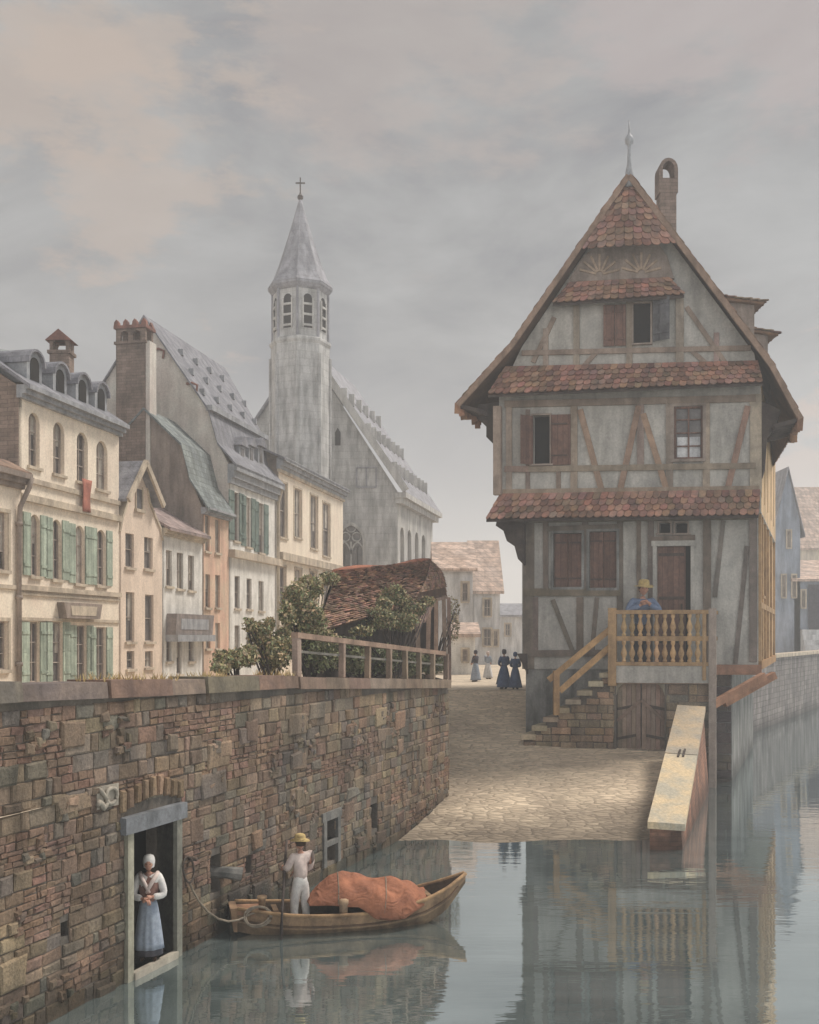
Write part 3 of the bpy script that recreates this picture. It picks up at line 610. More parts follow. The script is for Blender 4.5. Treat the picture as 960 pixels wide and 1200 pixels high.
# ================================================================== THE TIMBERED HOUSE
th = math.radians(8); EX = (math.cos(th), -math.sin(th)); DV = (.3714, .9285)
FH = Fr((3.6, 36), EX, (-DV[0], -DV[1]))
TH = thing('timbered_house', 'tall grey half timbered house with red tile bands standing over the canal', 'house', tuple(FH.p(0, 0, 1.2)))
def hb(u0, u1, v0, v1, d): uc = (u0+u1)/2; return (FH.a(u0, d), FH.a(u1, d), FH.z(uc, v1, d), FH.z(uc, v0, d))
aL0, aR = FH.a(612), FH.a(889)
zF = FH.z(760, 784); z1a = FH.z(740, 603); z1 = z1a; z2 = FH.z(740, 452, .35)
aL1 = FH.a(585, .35); aR1 = FH.a(892, .35); DEP = 12.0
# foundation
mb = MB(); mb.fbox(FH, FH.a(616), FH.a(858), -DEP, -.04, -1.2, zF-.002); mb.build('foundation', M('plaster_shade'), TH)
mb = MB(); stone_wall(mb, FH, FH.a(839), FH.a(858)-.02, -.5, zF-.15, (), [(.5, .48, .55), (.42, .42, .5), (.55, .52, .52)], hr=(.25, .4), wr=(.3, .6), d=(.0, .04)); mb.build('pier', M('masonry'), TH)
# ground floor wall
SH1 = hb(649, 682, 625, 688, 0); SH2 = hb(691, 723, 623, 689, 0); DR = hb(770, 810, 640, 782, 0); DR = (DR[0], DR[1], zF, DR[3])
V1 = hb(773, 786, 613, 625, 0); V2 = hb(792, 806, 613, 625, 0)
mb = MB(); holed_wall(mb, FH, aL0, aR, zF, z1+.1, [SH1, SH2, DR, V1, V2], d=0, reveal=.25)
mb.add([FH.p(aL0, 0, zF), FH.p(aL0, -DEP, zF), FH.p(aL0, -DEP, z1+.1), FH.p(aL0, 0, z1+.1)], [(0, 1, 2, 3)])
mb.add([FH.p(aL0, -DEP, zF), FH.p(aR, -DEP, zF), FH.p(aR1, -DEP, z2+1), FH.p(aL0, -DEP, z2+1)], [(0, 1, 2, 3)])
mb.fbox(FH, aL0, aR, -DEP, -.0, zF-.02, zF-.004)
mb.build('ground_floor_wall', M('plaster_grey'), TH)
# first floor wall
W1 = hb(625, 645, 487, 544, .35); W2 = hb(790, 824, 476, 538, .35)
mb = MB(); holed_wall(mb, FH, aL1, aR1, z1, z2, [W1, W2], d=.35, reveal=.22)
mb.add([FH.p(aL1, .35, z1), FH.p(aL1, -DEP, z1), FH.p(aL1, -DEP, z2), FH.p(aL1, .35, z2)], [(0, 1, 2, 3)])
mb.fbox(FH, aL1, aR1, -DEP, .35, z1-.04, z1-.003)
mb.build('first_floor_wall', M('plaster_grey'), TH)
# right hand side, warm boards
FS = Fr(FH.p(aR, 0, 0), DV, EX)
mb = MB(); o1 = (1.9, 3.0, zF+2.6, zF+5.0)
holed_wall(mb, FS, 0, DEP, zF, z1, [o1], d=.004, reveal=.15)
mb.add([FH.p(aR1, .35, z1), FH.p(aR1, -DEP, z1), FH.p(aR1, -DEP, z2), FH.p(aR1, .35, z2)], [(0, 1, 2, 3)])
mat('warm_boards', (.80, .56, .32), (.62, .43, .26), sc=1.2, bump=.4, pattern='planks', psize=(9, .5), streak=.35)
mb.build('side_wall', M('warm_boards'), TH)
window(FS, TH, *o1, d=.004, rec=.1, nx=3, nz=5, fm='ochre_timber', sill='ochre_timber')
mb = MB()
for a in (.0, 1.2, 3.6, 5.6, 8.5, 11.6): mb.fbox(FS, a, a+.24, -.02, .10, zF, z1)
mb.fbox(FS, 0, DEP, -.02, .12, zF, zF+.28, (.9, .8, .7)); mb.fbox(FS, .24, DEP, -.02, .09, zF+2.1, zF+2.3); mb.beam(FS, (.3, zF+.3), (1.2, zF+2.1), .16, 0, .07)
for a in (.0, 2.2, 4.6, 7.5, 10): mb.fbox(FS, a-.3, a-.06, -.02, .12, z1+.5, z2)
mb.build('side_timbers', M('ochre_timber'), TH)
# ---- timbers on the front
def tim(d):
    mb = MB()
    def post(u, v0, v1, w=8, c=(1, 1, 1), u2=None):
        p, q = FH.az(u, v0, d), FH.az(u2 or u, v1, d); mb.beam(FH, p, q, w*.029, d-.03, d+.055+R.uniform(-.008, .008), vary(c, .12))
    return mb, post
mb, T = tim(0)
for u, v0, v1, w in ((620, 605, 784, 13), (640, 606, 694, 6), (686, 610, 694, 7), (727, 606, 716, 7), (763, 610, 784, 7), (829, 606, 784, 9), (883, 606, 776, 9), (680, 700, 768, 8), (628, 700, 768, 6), (749, 606, 712, 5), (812, 628, 784, 5)): T(u, v0, v1, w, (.62, .62, .60))
for (u0, v0), (u1, v1), w in (((640, 620), (728, 617), 6), ((614, 694), (728, 694), 9), ((614, 766), (722, 765), 8), ((763, 633), (815, 631), 8), ((614, 609), (884, 605), 8)):
    p, q = FH.az(u0, v0), FH.az(u1, v1); mb.beam(FH, p, q, w*.029, -.03, .075, vary((.62, .62, .58), .1))
for (u0, v0), (u1, v1) in (((648, 703), (672, 765)), ((700, 700), (694, 765)), ((848, 610), (838, 700)), ((876, 640), (862, 778))):
    p, q = FH.az(u0, v0), FH.az(u1, v1); mb.beam(FH, p, q, .15, -.03, .045, vary((.62, .62, .62), .1))
mb.build('ground_floor_timbers', M('timber'), TH)
mb = MB(); p, q = FH.az(838, 779), FH.az(892, 774); mb.fbox(FH, FH.a(836), aR+.1, -.25, .14, zF-.18, zF+.16, (1.1, .75, .6))
mb.build('sill_beam', M('timber'), TH)
mb, T = tim(.35)
for u, v0, v1, w, c in ((597, 470, 580, 7, 1.1), (673, 472, 578, 8, 1), (751, 472, 548, 8, 1), (785, 472, 578, 8, 1), (828, 472, 578, 8, 1), (886, 462, 578, 13, 1.5), (655, 548, 578, 5, .8), (619, 480, 578, 5, .8)): T(u, v0, v1, w, (c, c*.97, c*.92))
for (u0, v0), (u1, v1), w in (((592, 474), (886, 467), 8), ((592, 550), (620, 550), 7), ((620, 550), (886, 546), 7), ((590, 578), (890, 574), 9)):
    p, q = FH.az(u0, v0, .35), FH.az(u1, v1, .35); mb.beam(FH, p, q, w*.029, .32, .43, vary((.95, .9, .85), .08))
for (u0, v0), (u1, v1) in (((680, 480), (706, 577)), ((749, 476), (727, 575)), ((754, 485), (782, 575)), ((877, 476), (853, 573))):
    p, q = FH.az(u0, v0, .35), FH.az(u1, v1, .35); mb.beam(FH, p, q, .20, .32, .415, vary((1.15, .95, .85), .08))
mb.build('first_floor_timbers', M('timber'), TH)
# left outer corner post with curved brackets
mb = MB(); p, q = FH.az(583, 476, .55), FH.az(583, 580, .55); mb.beam(FH, p, q, .26, .40, .62, (1.15, 1.1, 1.05))
mb.build('corner_post', M('timber'), TH)
def corbel(pts, d0, d1, name='corbel', m='dark_timber'):
    mb = MB(); mb.prism(FH, [FH.az(u, v, d1) for u, v in pts], d0, d1); mb.build(name, M(m), TH)
corbel([(583, 606), (614, 606), (614, 662), (607, 655), (603, 640), (594, 634), (590, 622), (581, 616)], -.1, .3)
corbel([(560, 474), (590, 470), (590, 548), (584, 536), (578, 520), (570, 512), (570, 500), (560, 490)], -.05, .32)
corbel([(606, 766), (618, 766), (618, 790)], -.3, .10)
corbel([(893, 470), (915, 480), (909, 500), (899, 512), (896, 550), (893, 560)], .0, .3)
# ---- attic
dA = .45
RV = [(537, 476), (600, 406), (737, 207), (905, 430), (938, 492)]; DVG = 1.05
RVA = [FH.az(u, v, DVG) for u, v in RV]
GA = [FH.az(590, 452, dA), FH.az(890, 446, dA), FH.az(884, 414, dA), FH.az(738, 218, dA), FH.az(612, 406, dA)]
mb = MB(); mb.prism(FH, GA, dA-.15, dA); mb.build('attic_wall', M('plaster_grey'), TH)
mb, T = tim(dA)
for u, v0, v1, w in ((676, 350, 430, 7), (738, 350, 430, 7), (797, 350, 430, 9), (640, 385, 430, 6), (840, 390, 428, 6)): T(u, v0, v1, w, (1.1, 1.05, 1))
for (u0, v0), (u1, v1), w in (((650, 353), (800, 347), 7), ((612, 414), (880, 408), 6), ((666, 356), (666, 356.01), .1)):
    p, q = FH.az(u0, v0, dA), FH.az(u1, v1, dA)
    if w > 1: mb.beam(FH, p, q, w*.029, dA-.03, dA+.07, (1, .95, .9))
for (u0, v0), (u1, v1) in (((650, 372), (625, 425)), ((805, 360), (850, 425)), ((700, 412), (684, 430)), ((812, 412), (830, 428))):
    p, q = FH.az(u0, v0, dA), FH.az(u1, v1, dA); mb.beam(FH, p, q, .16, dA-.03, dA+.05, (1, .95, .9))
mb.build('attic_timbers', M('timber'), TH)
# arched panel with fan ribs
mb = MB(); mb.prism(FH, [FH.az(u, v, .6) for u, v in ((664, 332), (790, 326), (782, 300), (768, 280), (704, 284), (684, 300))], dA+.003, .6)
mb.build('gable_panel', M('timber'), TH)
mb = MB()
for c_u, c_v in ((703, 318), (752, 316)):
    for k in range(7):
        t = PI*(.08+.84*k/6); p = FH.az(c_u+4*math.cos(t), c_v+4-4*math.sin(t), .6); q = FH.az(c_u+24*math.cos(t), c_v+4-24*math.sin(t), .6); mb.beam(FH, p, q, .07, .58, .64, (1.4, 1.3, 1.15))
mb.build('fan_carving', M('timber'), TH)
# ---- windows and shutters of the front
def pxshut(u0, u1, v0, v1, d, m='shutter_red', **k):
    b = hb(u0, u1, v0, v1, d); return b
for b in (SH1, SH2):
    c = (b[0]+b[1])/2
    fr = MB(); w = .09
    fr.fbox(FH, b[0]-w, b[0], -.05, .07, b[2], b[3]); fr.fbox(FH, b[1], b[1]+w, -.05, .07, b[2], b[3]); fr.fbox(FH, b[0]-w, b[1]+w, -.05, .08, b[2]-w, b[2]); fr.fbox(FH, b[0]-w, b[1]+w, -.05, .08, b[3], b[3]+w)
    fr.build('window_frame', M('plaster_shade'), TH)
    for x0, x1 in ((b[0]+.01, c-.01), (c+.01, b[1]-.01)):
        s = shutter(FH, TH, x0, x1, b[2]+.01, b[3]-.01, d=-.09, m='shutter_red')
        h_ = MB()
        for zz in (b[2]+.28, b[3]-.35): h_.fbox(FH, x0+.03, x1-.03, -.018, -.006, zz, zz+.05)
        h_.build('hinge', M('iron'), s)
def dark_open(b, d, root=TH, name='window'):
    mb = MB(); mb.fbox(FH, b[0], b[1], d-.9, d-.21, b[2], b[3]); w = mb.build(name, M('dark_void'), root); w['label'] = 'dark open window'
    f = MB(); t = .06
    f.fbox(FH, b[0]-t, b[0], d-.05, d+.09, b[2], b[3]); f.fbox(FH, b[1], b[1]+t, d-.05, d+.09, b[2], b[3]); f.fbox(FH, b[0]-t, b[1]+t, d-.05, d+.1, b[3], b[3]+t); f.fbox(FH, b[0]-t-.05, b[1]+t+.05, d-.05, d+.14, b[2]-t, b[2])
    f.build('frame', M('timber'), w); return w
dark_open(W1, .35); dark_open(V1, 0); dark_open(V2, 0)
b = hb(609, 625, 488, 545, .42); s = shutter(FH, TH, b[1], b[0], b[2], b[3], d=.40, m='shutter_red', open_=.75)
b = hb(646, 669, 486, 545, .40); s = shutter(FH, TH, b[0], b[1], b[2], b[3], d=.41, m='shutter_red')
h_ = MB()
for zz in (b[2]+.3, b[3]-.35): h_.fbox(FH, b[0]+.03, b[1]-.1, .48, .50, zz, zz+.05)
h_.build('hinge', M('iron'), s)
mat('white_curtain', (.60, .60, .60), (.42, .42, .44), sc=3, bump=.1)
w2 = window(FH, TH, *W2, d=.38, rec=.08, nx=2, nz=4, fm='shutter_red', fw=.07, sill='timber', surround='timber')
cm = MB(); cm.fbox(FH, W2[0]+.1, W2[1]-.1, .265, .27, W2[2]+.05, (W2[2]*1.15+W2[3]*.85)/2); cm.build('curtain', M('white_curtain'), w2)
b = hb(708, 734, 358, 406, dA)
c = (b[0]+b[1])/2
for x0, x1 in ((b[0], c-.01), (c+.01, b[1])): shutter(FH, TH, x0, x1, b[2], b[3], d=dA+.06, m='shutter_red')
b = hb(743, 763, 356, 403, dA); mb = MB(); mb.fbox(FH, b[0], b[1], dA+.0, dA+.02, b[2], b[3]); w = mb.build('window', M('dark_void'), TH); w['label'] = 'dark open attic window'
f = MB(); t = .05; f.fbox(FH, b[0]-t, b[0], dA, dA+.12, b[2], b[3]); f.fbox(FH, b[1], b[1]+t, dA, dA+.12, b[2], b[3]); f.fbox(FH, b[0]-t, b[1]+t, dA, dA+.12, b[3], b[3]+t); f.fbox(FH, b[0]-t, b[1]+t, dA, dA+.16, b[2]-t, b[2]); f.build('frame', M('timber'), w)
b2 = hb(766, 789, 350, 401, dA); shutter(FH, TH, b2[0], b2[1], b2[2], b2[3], d=dA+.10, m='shutter_grey', open_=.45)
# door
mb = MB(); t = .13
mb.fbox(FH, DR[0]-t, DR[0], -.05, .09, zF, DR[3]); mb.fbox(FH, DR[1], DR[1]+t, -.05, .09, zF, DR[3]); mb.fbox(FH, DR[0]-t-.04, DR[1]+t+.04, -.05, .12, DR[3], DR[3]+.18)
mb.build('door_frame', M('plaster_grey'), TH)
mb = MB(); mb.fbox(FH, DR[0], DR[1]-.2, -.2, -.12, zF, DR[3]); dd = mb.build('door', M('shutter_red'), TH)
mb = MB(); mb.fbox(FH, DR[1]-.2, DR[1], -.22, -.17, zF, DR[3]); mb.build('dark_gap', M('dark_void'), dd)
mb = MB()
for zz in (zF+.9, zF+2.4, zF+3.9): mb.fbox(FH, DR[0]+.05, DR[1]-.25, -.118, -.095, zz, zz+.10)
mb.tube([FH.p(DR[1]-.32, -.05, zF+2.0), FH.p(DR[1]-.32, -.05, zF+2.25)], .03, 6); mb.build('door_ironwork', M('iron'), dd)
# ---- tile bands (little pent roofs)
def band(name, top, bot, dt, db, tw=.29, thh=.27):
    (u0, v0), (u1, v1) = top; (u2, v2), (u3, v3) = bot
    def q(u, v, d): a, z = FH.az(u, v, d); return FH.p(a, d, z)
    A, B, C, D = q(u0, v0, dt), q(u1, v1, dt), q(u3, v3, db), q(u2, v2, db)
    mb = MB(); tiles(mb, A, B, C, D, tw, thh, base=(1.05, 1, 1))
    nv = Vector((0, 0, -.05)); mb.add([A+nv, B+nv, C+nv, D+nv], [(0, 1, 2, 3)], (.3, .3, .3))
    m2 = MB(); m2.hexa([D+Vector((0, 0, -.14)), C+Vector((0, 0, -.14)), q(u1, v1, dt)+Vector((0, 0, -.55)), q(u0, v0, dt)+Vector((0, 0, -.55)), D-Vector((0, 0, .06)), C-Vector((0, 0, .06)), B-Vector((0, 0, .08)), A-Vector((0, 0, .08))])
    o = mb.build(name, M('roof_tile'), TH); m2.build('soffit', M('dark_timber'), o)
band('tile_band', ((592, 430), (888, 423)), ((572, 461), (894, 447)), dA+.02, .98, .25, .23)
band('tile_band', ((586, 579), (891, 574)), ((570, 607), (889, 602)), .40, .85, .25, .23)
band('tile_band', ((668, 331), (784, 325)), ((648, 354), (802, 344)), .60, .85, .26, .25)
# half hip
def q(u, v, d): a, z = FH.az(u, v, d); return FH.p(a, d, z)
mb = MB(); A, B, C, D = q(735, 214, .85), q(739, 214, .85), q(791, 284, 1.3), q(683, 290, 1.3)
tiles(mb, A, B, C, D, .30, .27); mb.add([A, B, C, D], [(0, 1, 2, 3)], (.3, .3, .3)); hh = mb.build('half_hip', M('roof_tile'), TH)
# main roof
def rp(i, b, lift=0): a, z = RVA[i]; a -= b*(0, 0, 0, .06, .13)[i]; return FH.p(a, DVG-b, z+lift)
RL = DEP+1.6
mb = MB()
for i in range(4):
    a, z = RVA[i]; a2, z2_ = RVA[i+1]; A, B = rp(i, 0), rp(i+1, 0); C, D = rp(i+1, RL), rp(i, RL)
    up = Vector((0, 0, .14)); mb.hexa([A, D, C, B, A+up, D+up, C+up, B+up], (.45, .40, .38))
rf = mb.build('roof', M('old_roof_tile'), TH)
mb = MB()
up = Vector((0, 0, .15))
for hi, lo in ((2, 1), (1, 0), (2, 3), (3, 4)):
    if hi < lo: tiles(mb, rp(hi, 0)+up, rp(hi, RL)+up, rp(lo, RL)+up, rp(lo, 0)+up, .36, .36, lift=.04)
    else: tiles(mb, rp(hi, RL)+up, rp(hi, 0)+up, rp(lo, 0)+up, rp(lo, RL)+up, .36, .36, lift=.04)
mb.build('roof_tiling', M('old_roof_tile'), rf)
mb = MB()
for i in range(4):
    p, q_ = rp(i, -.03, .02), rp(i+1, -.03, .02); mb.bar(p, q_, .10, .17, (1.0, .85, .75), up=Vector((0, 0, 1)))
mb.build('barge_board', M('timber'), rf)
mb = MB()     # ragged hanging tile ends and rafter feet below both eaves
for i, sg in ((0, 1), (4, -1)):
    for k in range(8):
        b = .1+k*.36; p = rp(i, b, -.02); q_ = p+Vector((sg*.55, 0, -.05-.18)); mb.bar(p+Vector((sg*.02, 0, .05)), q_+Vector((sg*.3, 0, .05)), .10, .14, vary((.8, .75, .7)))
        mb.build('rafter_foot', M('dark_timber'), rf); mb = MB()
mb = MB()
for i, sg in ((0, 1), (4, -1)):
    for k in range(26):
        b = -.05+k*.22
        if b > 2.4: break
        p = rp(i, b, .1); l = R.uniform(.25, .5); mb.bar(p, p+Vector((sg*R.uniform(-.04, .12), 0, -l)), .2, .04, vary((1, .85, .75), .3), up=Vector((0, 1, 0)))
        mb.build('eave_tile', M('old_roof_tile'), rf); mb = MB()
# finial
a, z = RVA[2]; c = FH.p(a, DVG-.1, z-.1)
mb = MB(); mb.lathe(c, [(.16, -.2), (.13, .3), (.07, .6), (.055, 1.1), (.06, 1.2), (.13, 1.27), (.155, 1.38), (.11, 1.5), (.05, 1.56), (.035, 1.7), (.012, 2.05)], 12); mb.build('finial', M('zinc'), TH, smooth=True)
# chimney behind the ridge
p = P(781, 245, 39.5); mb = MB(); mb.box(p.x-.3, p.x+.3, p.y-.35, p.y+.35, 15.5, p.z+.5); ch = mb.build('chimney', M('brown_brick'), TH)
mb = MB(); zt = p.z+.5
FC = Fr((p.x-.36, p.y-.36), (1, 0), (0, -1))
mb.fbox(FC, 0, .72, -.72, 0, zt, zt+.12); mb.fbox(FC, 0, .72, -.72, 0, zt+.121, zt+.55); mb.fbox(FC, 0, .14, -.72, 0, zt+.551, zt+.9); mb.fbox(FC, .58, .72, -.72, 0, zt+.551, zt+.9)
mb.prism(FC, [(0, zt+.9)]+[(.36-.36*math.cos(t), zt+.9+.42*math.sin(t)) for t in [i*PI/8 for i in range(1, 8)]]+[(.72, zt+.9)]+[(.36+.22*math.cos(t), zt+.9+.3*math.sin(t)) for t in [i*PI/8 for i in range(0, 9)]], -.72, 0)
mb.build('chimney_hood', M('brown_brick'), ch)
# roof dormers on the canal side
def dormer_side(x0, x1, y, w, z0, z1):
    mb = MB(); mb.box(x0, x1, y-w/2, y+w/2, z0, z1); dm = mb.build('dormer', M('timber'), rf)
    mb = MB(); tiles(mb, (x0-.2, y-w/2-.25, z1+.35), (x0-.2, y+w/2+.25, z1+.35), (x1+.35, y+w/2+.25, z1-.02), (x1+.35, y-w/2-.25, z1-.02), .3, .3)
    mb.hexa([(x0-.2, y-w/2-.2, z1+.2), (x1+.3, y-w/2-.2, z1-.1), (x1+.3, y+w/2+.2, z1-.1), (x0-.2, y+w/2+.2, z1+.2), (x0-.2, y-w/2-.2, z1+.33), (x1+.3, y-w/2-.2, z1-.02), (x1+.3, y+w/2+.2, z1-.02), (x0-.2, y+w/2+.2, z1+.33)], (.7, .6, .5))
    mb.build('dormer_roof', M('old_roof_tile'), dm)
    mb = MB(); mb.box(x1+.003, x1+.03, y-w*.3, y+w*.3, z0+.3, z1-.15); mb.build('dormer_window', M('dark_void'), dm)
dormer_side(10.3, 12.65, 38.2, 1.3, 15.6, 17.2)
dormer_side(11.6, 13.25, 38.4, 1.1, 14.9, 16.15)

# ================================================================== BALCONY, STEPS, BASEMENT DOOR
dB = 1.3
SB = thing('balcony', 'ochre wooden balcony with two rows of turned balusters before the house door', 'balcony', tuple(FH.p(FH.a(778, dB), dB, zF)))
def bz(u, v): return FH.z(u, v, dB)
aBL, aBR = FH.a(718, dB), FH.a(836, dB)
zt_, zm_, zb_ = bz(778, 716), bz(778, 748), bz(778, 778)
zf2 = zF-.02
def bbox(nm, a0, a1, d0, d1, z0, z1, m='ochre_timber', col=(1, 1, 1)):
    mb = MB(); mb.fbox(FH, a0, a1, d0, d1, z0, z1, col); return mb.build(nm, M(m), SB)
bbox('floor', aBL, aBR, .06, dB+.08, zf2-.42, zf2-.26, 'timber', (1.3, 1.15, 1))
bbox('rail', aBL-.02, aBR+.02, dB-.02, dB+.16, zt_-.10, zt_+.03)
bbox('rail', aBL+.1, aBR-.1, dB+.01, dB+.12, zm_-.09, zm_+.07)
bbox('rail', aBL+.1, aBR-.1, dB, dB+.13, zb_-.06, zb_+.06)
bbox('fascia', aBL+.05, aBR-.05, dB+.0, dB+.10, zf2-.40, zb_-.066, 'plaster_grey')
bbox('post', aBL-.12, aBL+.14, dB-.06, dB+.17, zf2-.5, zt_+.10)
bbox('post', FH.a(826, dB)-.06, FH.a(826, dB)+.06, dB-.02, dB+.14, zf2-.3, zt_-.1)
mb = MB(); mb.fbox(FH, aBR-.13, aBR+.10, dB-.05, dB+.18, -1.0, zt_+.08); pp = mb.build('post', M('timber'), SB); pp['label'] = 'tall corner post running down into the water'
bbox('rail', aBR-.08, aBR+.05, .06, dB-.05, zt_-.10, zt_+.02)
bbox('rail', aBR-.06, aBR+.03, .06, dB-.05, zm_-.08, zm_+.06)
def baluster(a, z0, z1, d=dB+.065):
    h = z1-z0; c = FH.p(a, d, z0); mb = MB(); k = R.uniform(.8, 1.15)
    mb.lathe(c, [(.075, 0), (.075, .10*h), (.045, .14*h), (.06, .22*h), (.105, .38*h), (.10, .46*h), (.055, .66*h), (.04, .78*h), (.07, .86*h), (.075, .9*h), (.075, h)], 10, vary((k*1.25, k*1.25, k*1.2), .12))
    mb.build('baluster', M('ochre_timber'), SB, smooth=True)
for i in range(10):
    a = FH.a(728, dB)+(FH.a(822, dB)-FH.a(728, dB))*(i+.4)/9.8
    baluster(a, zm_+.07, zt_-.10); baluster(a, zb_+.06, zm_-.09)
mb = MB()
for a0_, d0_ in ((FH.a(836, dB)-.02, dB+.02), (FH.a(846, dB), .5)):
    p = FH.p(a0_, d0_, FH.z(836, 826, dB)); q2 = FH.p(a0_+1.6, d0_-.85, zF-.2); mb.bar(p, q2, .24, .24, (1.3, .85, .62))
mb.build('brace', M('timber'), SB)
# basement front of masonry with a double door
BM = thing('basement_wall', 'rough stone wall beneath the balcony holding the arched double doors', 'wall', tuple(FH.p(FH.a(778, 1.2), 1.2, 1)))
BD = (FH.a(722, 1.2), FH.a(779, 1.2), 1.18, FH.z(750, 799, 1.2))
mb = MB(); zc = zf2-.43
holed_wall(mb, FH, FH.a(719, 1.2), FH.a(834, 1.2), -1, zc, [BD], d=1.19, reveal=.3)
mb.fbox(FH, FH.a(834, 1.2)-.3, FH.a(834, 1.2), 0, 1.188, -1, zc); mb.build('core', M('mortar'), BM)
mb = MB(); BC = [(1.25, 1.2, 1.05), (1.05, 1.05, 1.0), (1.35, 1.15, .95), (.9, .92, .9)]
stone_wall(mb, Fr(FH.p(0, 1.19, 0), EX, FH.n), FH.a(719, 1.2), FH.a(834, 1.2), -.6, zc, [(BD[0]-.05, BD[1]+.05, BD[2]-.3, BD[3]+.03)], BC, hr=(.2, .34), d=(.01, .035)); mb.build('masonry', M('masonry'), BM)
mb = MB(); mb.fbox(FH, BD[0]-.15, BD[1]+.15, 1.1, 1.27, BD[3], BD[3]+.16, (.8, .8, .75)); mb.build('lintel', M('pale_stone'), BM)
mb = MB()
for sgn, a_ in ((1, BD[0]), (-1, BD[1])):
    mb.prism(FH, [(a_, BD[3]), (a_+sgn*.42, BD[3]), (a_+sgn*.2, BD[3]-.09), (a_+sgn*.08, BD[3]-.22), (a_, BD[3]-.45)], 1.02, 1.19, (.8, .8, .75))
mb.build('arch_corner', M('pale_stone'), BM)
c = (BD[0]+BD[1])/2
for x0, x1 in ((BD[0]+.01, c-.015), (c+.015, BD[1]-.01)):
    mb = MB(); n_ = 5
    for i in range(n_):
        y0 = x0+(x1-x0)*i/n_; y1 = x0+(x1-x0)*(i+1)/n_; mb.fbox(FH, y0+.006, y1-.006, .95, 1.0+R.uniform(-.006, .006), BD[2], BD[3]-.005, vary((.95, .85, .8), .15))
    d_ = mb.build('door', M('timber'), BM)
    mb = MB(); s_ = x0 if x0 < c-.5 else x1; o_ = x1 if x0 < c-.5 else x0
    for zz in (BD[2]+.35, BD[2]+1.35): mb.beam(FH, (s_, zz), (o_*.8+s_*.2, zz+.12), .09, 1.0, 1.03)
    mb.build('strap', M('iron'), d_)
    mb = MB(); mb.beam(FH, (s_, BD[2]+.95), (o_, BD[2]+1.65), .11, 1.003, 1.045, (.8, .7, .65)); mb.build('ledge', M('timber'), d_)
# stone steps
ST = thing('stone_steps', 'worn sandstone steps climbing from the ramp to the balcony', 'steps', tuple(FH.p(FH.a(620, 1.2), 1.2, 1.2)))
NS = 8; sL, sR = FH.a(613, 1.25), FH.a(719, 1.25); zg0 = FH.z(614, 873, 1.25); zg1 = FH.z(718, 790, 1.25)
def step_top(a):
    i = int((a-sL)/((sR-sL)/NS)); return zg0+.05+(zg1-zg0)*(max(0, min(NS-1, i))+1)/NS
for i in range(NS):
    a0_ = sL+(sR-sL)*i/NS; zt = zg0+.05+(zg1-zg0)*(i+1)/NS; mb = MB()
    mb.fbox(FH, a0_-.07, min(sR, a0_+(sR-sL)/NS+.05), -.04, 1.30+R.uniform(-.03, .03), zt-.17, zt+R.uniform(-.012, .012), vary((1.15, 1.05, .9), .15)); mb.build('tread', M('pale_stone'), ST)
mb = MB()
for i in range(NS):
    a0_ = sL+(sR-sL)*i/NS; mb.fbox(FH, a0_, a0_+(sR-sL)/NS, -.04, 1.19, .2, zg0+.05+(zg1-zg0)*(i+1)/NS-.175, (.6, .6, .6))
mb.build('core', M('masonry'), ST)
mb = MB(); stone_wall(mb, Fr(FH.p(0, 1.19, 0), EX, FH.n), sL, sR, .9, zg1, (), [(1.5, 1.35, 1.1), (1.2, 1.1, .95), (1.6, 1.3, 1.05)], hr=(.20, .30), wr=(.3, .7), clip=lambda a, z: z+.12 < step_top(a)-.15, d=(.02, .06)); mb.build('side_masonry', M('masonry'), ST)
SRl = thing('stair_handrail', 'sloping ochre timber double handrail beside the stone steps', 'handrail', tuple(FH.p(FH.a(652, dB), dB, 1.5)))
def q3(u, v, d=dB): a, z = FH.az(u, v, d); return FH.p(a, d, z)
for p_, r_ in (((643, 797), (718, 735)), ((656, 810), (716, 757))):
    mb = MB(); mb.bar(q3(*p_), q3(*r_), .12, .20, (1.15, 1.1, 1)); mb.build('rail', M('ochre_timber'), SRl)
mb = MB(); mb.bar(q3(652, 838), q3(652, 786), .20, .20, (1.1, 1.05, 1)); mb.build('post', M('ochre_timber'), SRl)

# ================================================================== SLOPING JETTY WALL
JT = thing('sloping_jetty', 'long sloping jetty wall of brick capped by pale stone slabs running into the canal', 'jetty', (7, 25, 0))
n0, n1 = P(759, 963, 23.8), P(803, 966, 23.8); f0, f1 = P(794, 826, 32.9), P(827, 828, 32.9)
up = Vector((0, 0, .16))
def slab(t0, t1, c):
    a, b, c_, d = n0.lerp(f0, t0), n1.lerp(f1, t0), n1.lerp(f1, t1), n0.lerp(f0, t1); nseg = 8; mb = MB()
    for i in range(nseg):
        s0, s1 = i/nseg, (i+1)/nseg
        A, B = a.lerp(d, s0), b.lerp(c_, s0); C, D = b.lerp(c_, s1), a.lerp(d, s1)
        for v_ in (A,): pass
        mb.hexa([A-up, B-up, C-up, D-up, A, B, C, D], c)
    mb.build('coping_slab', M('jetty_stone'), JT, merge=True)
mat('jetty_stone', (.60, .47, .30), (.42, .38, .30), sc=1.1, bump=.5, streak=0, con=(.4, .6), vc=True, grain=.25)
slab(0, .505, (1, 1, 1)); slab(.512, 1, (.78, .76, .78))
g = Vector((.07, 0, 0)); dn = Vector((0, 0, .165)); mb = MB()
a, b, c_, d = n0+g+Vector((0, .08, 0))-dn, n1-g+Vector((0, .08, 0))-dn, f1-g-dn, f0+g-dn
mb.hexa([Vector((a.x, a.y, -1)), Vector((b.x+.1, b.y, -1)), Vector((c_.x+.25, c_.y, -1)), Vector((d.x, d.y, -1)), a, b, c_, d])
mat('jetty_brick', (.34, .17, .11), (.22, .125, .09), sc=1.5, bump=.5, pattern='brick', psize=(.3, .11), wet=True)
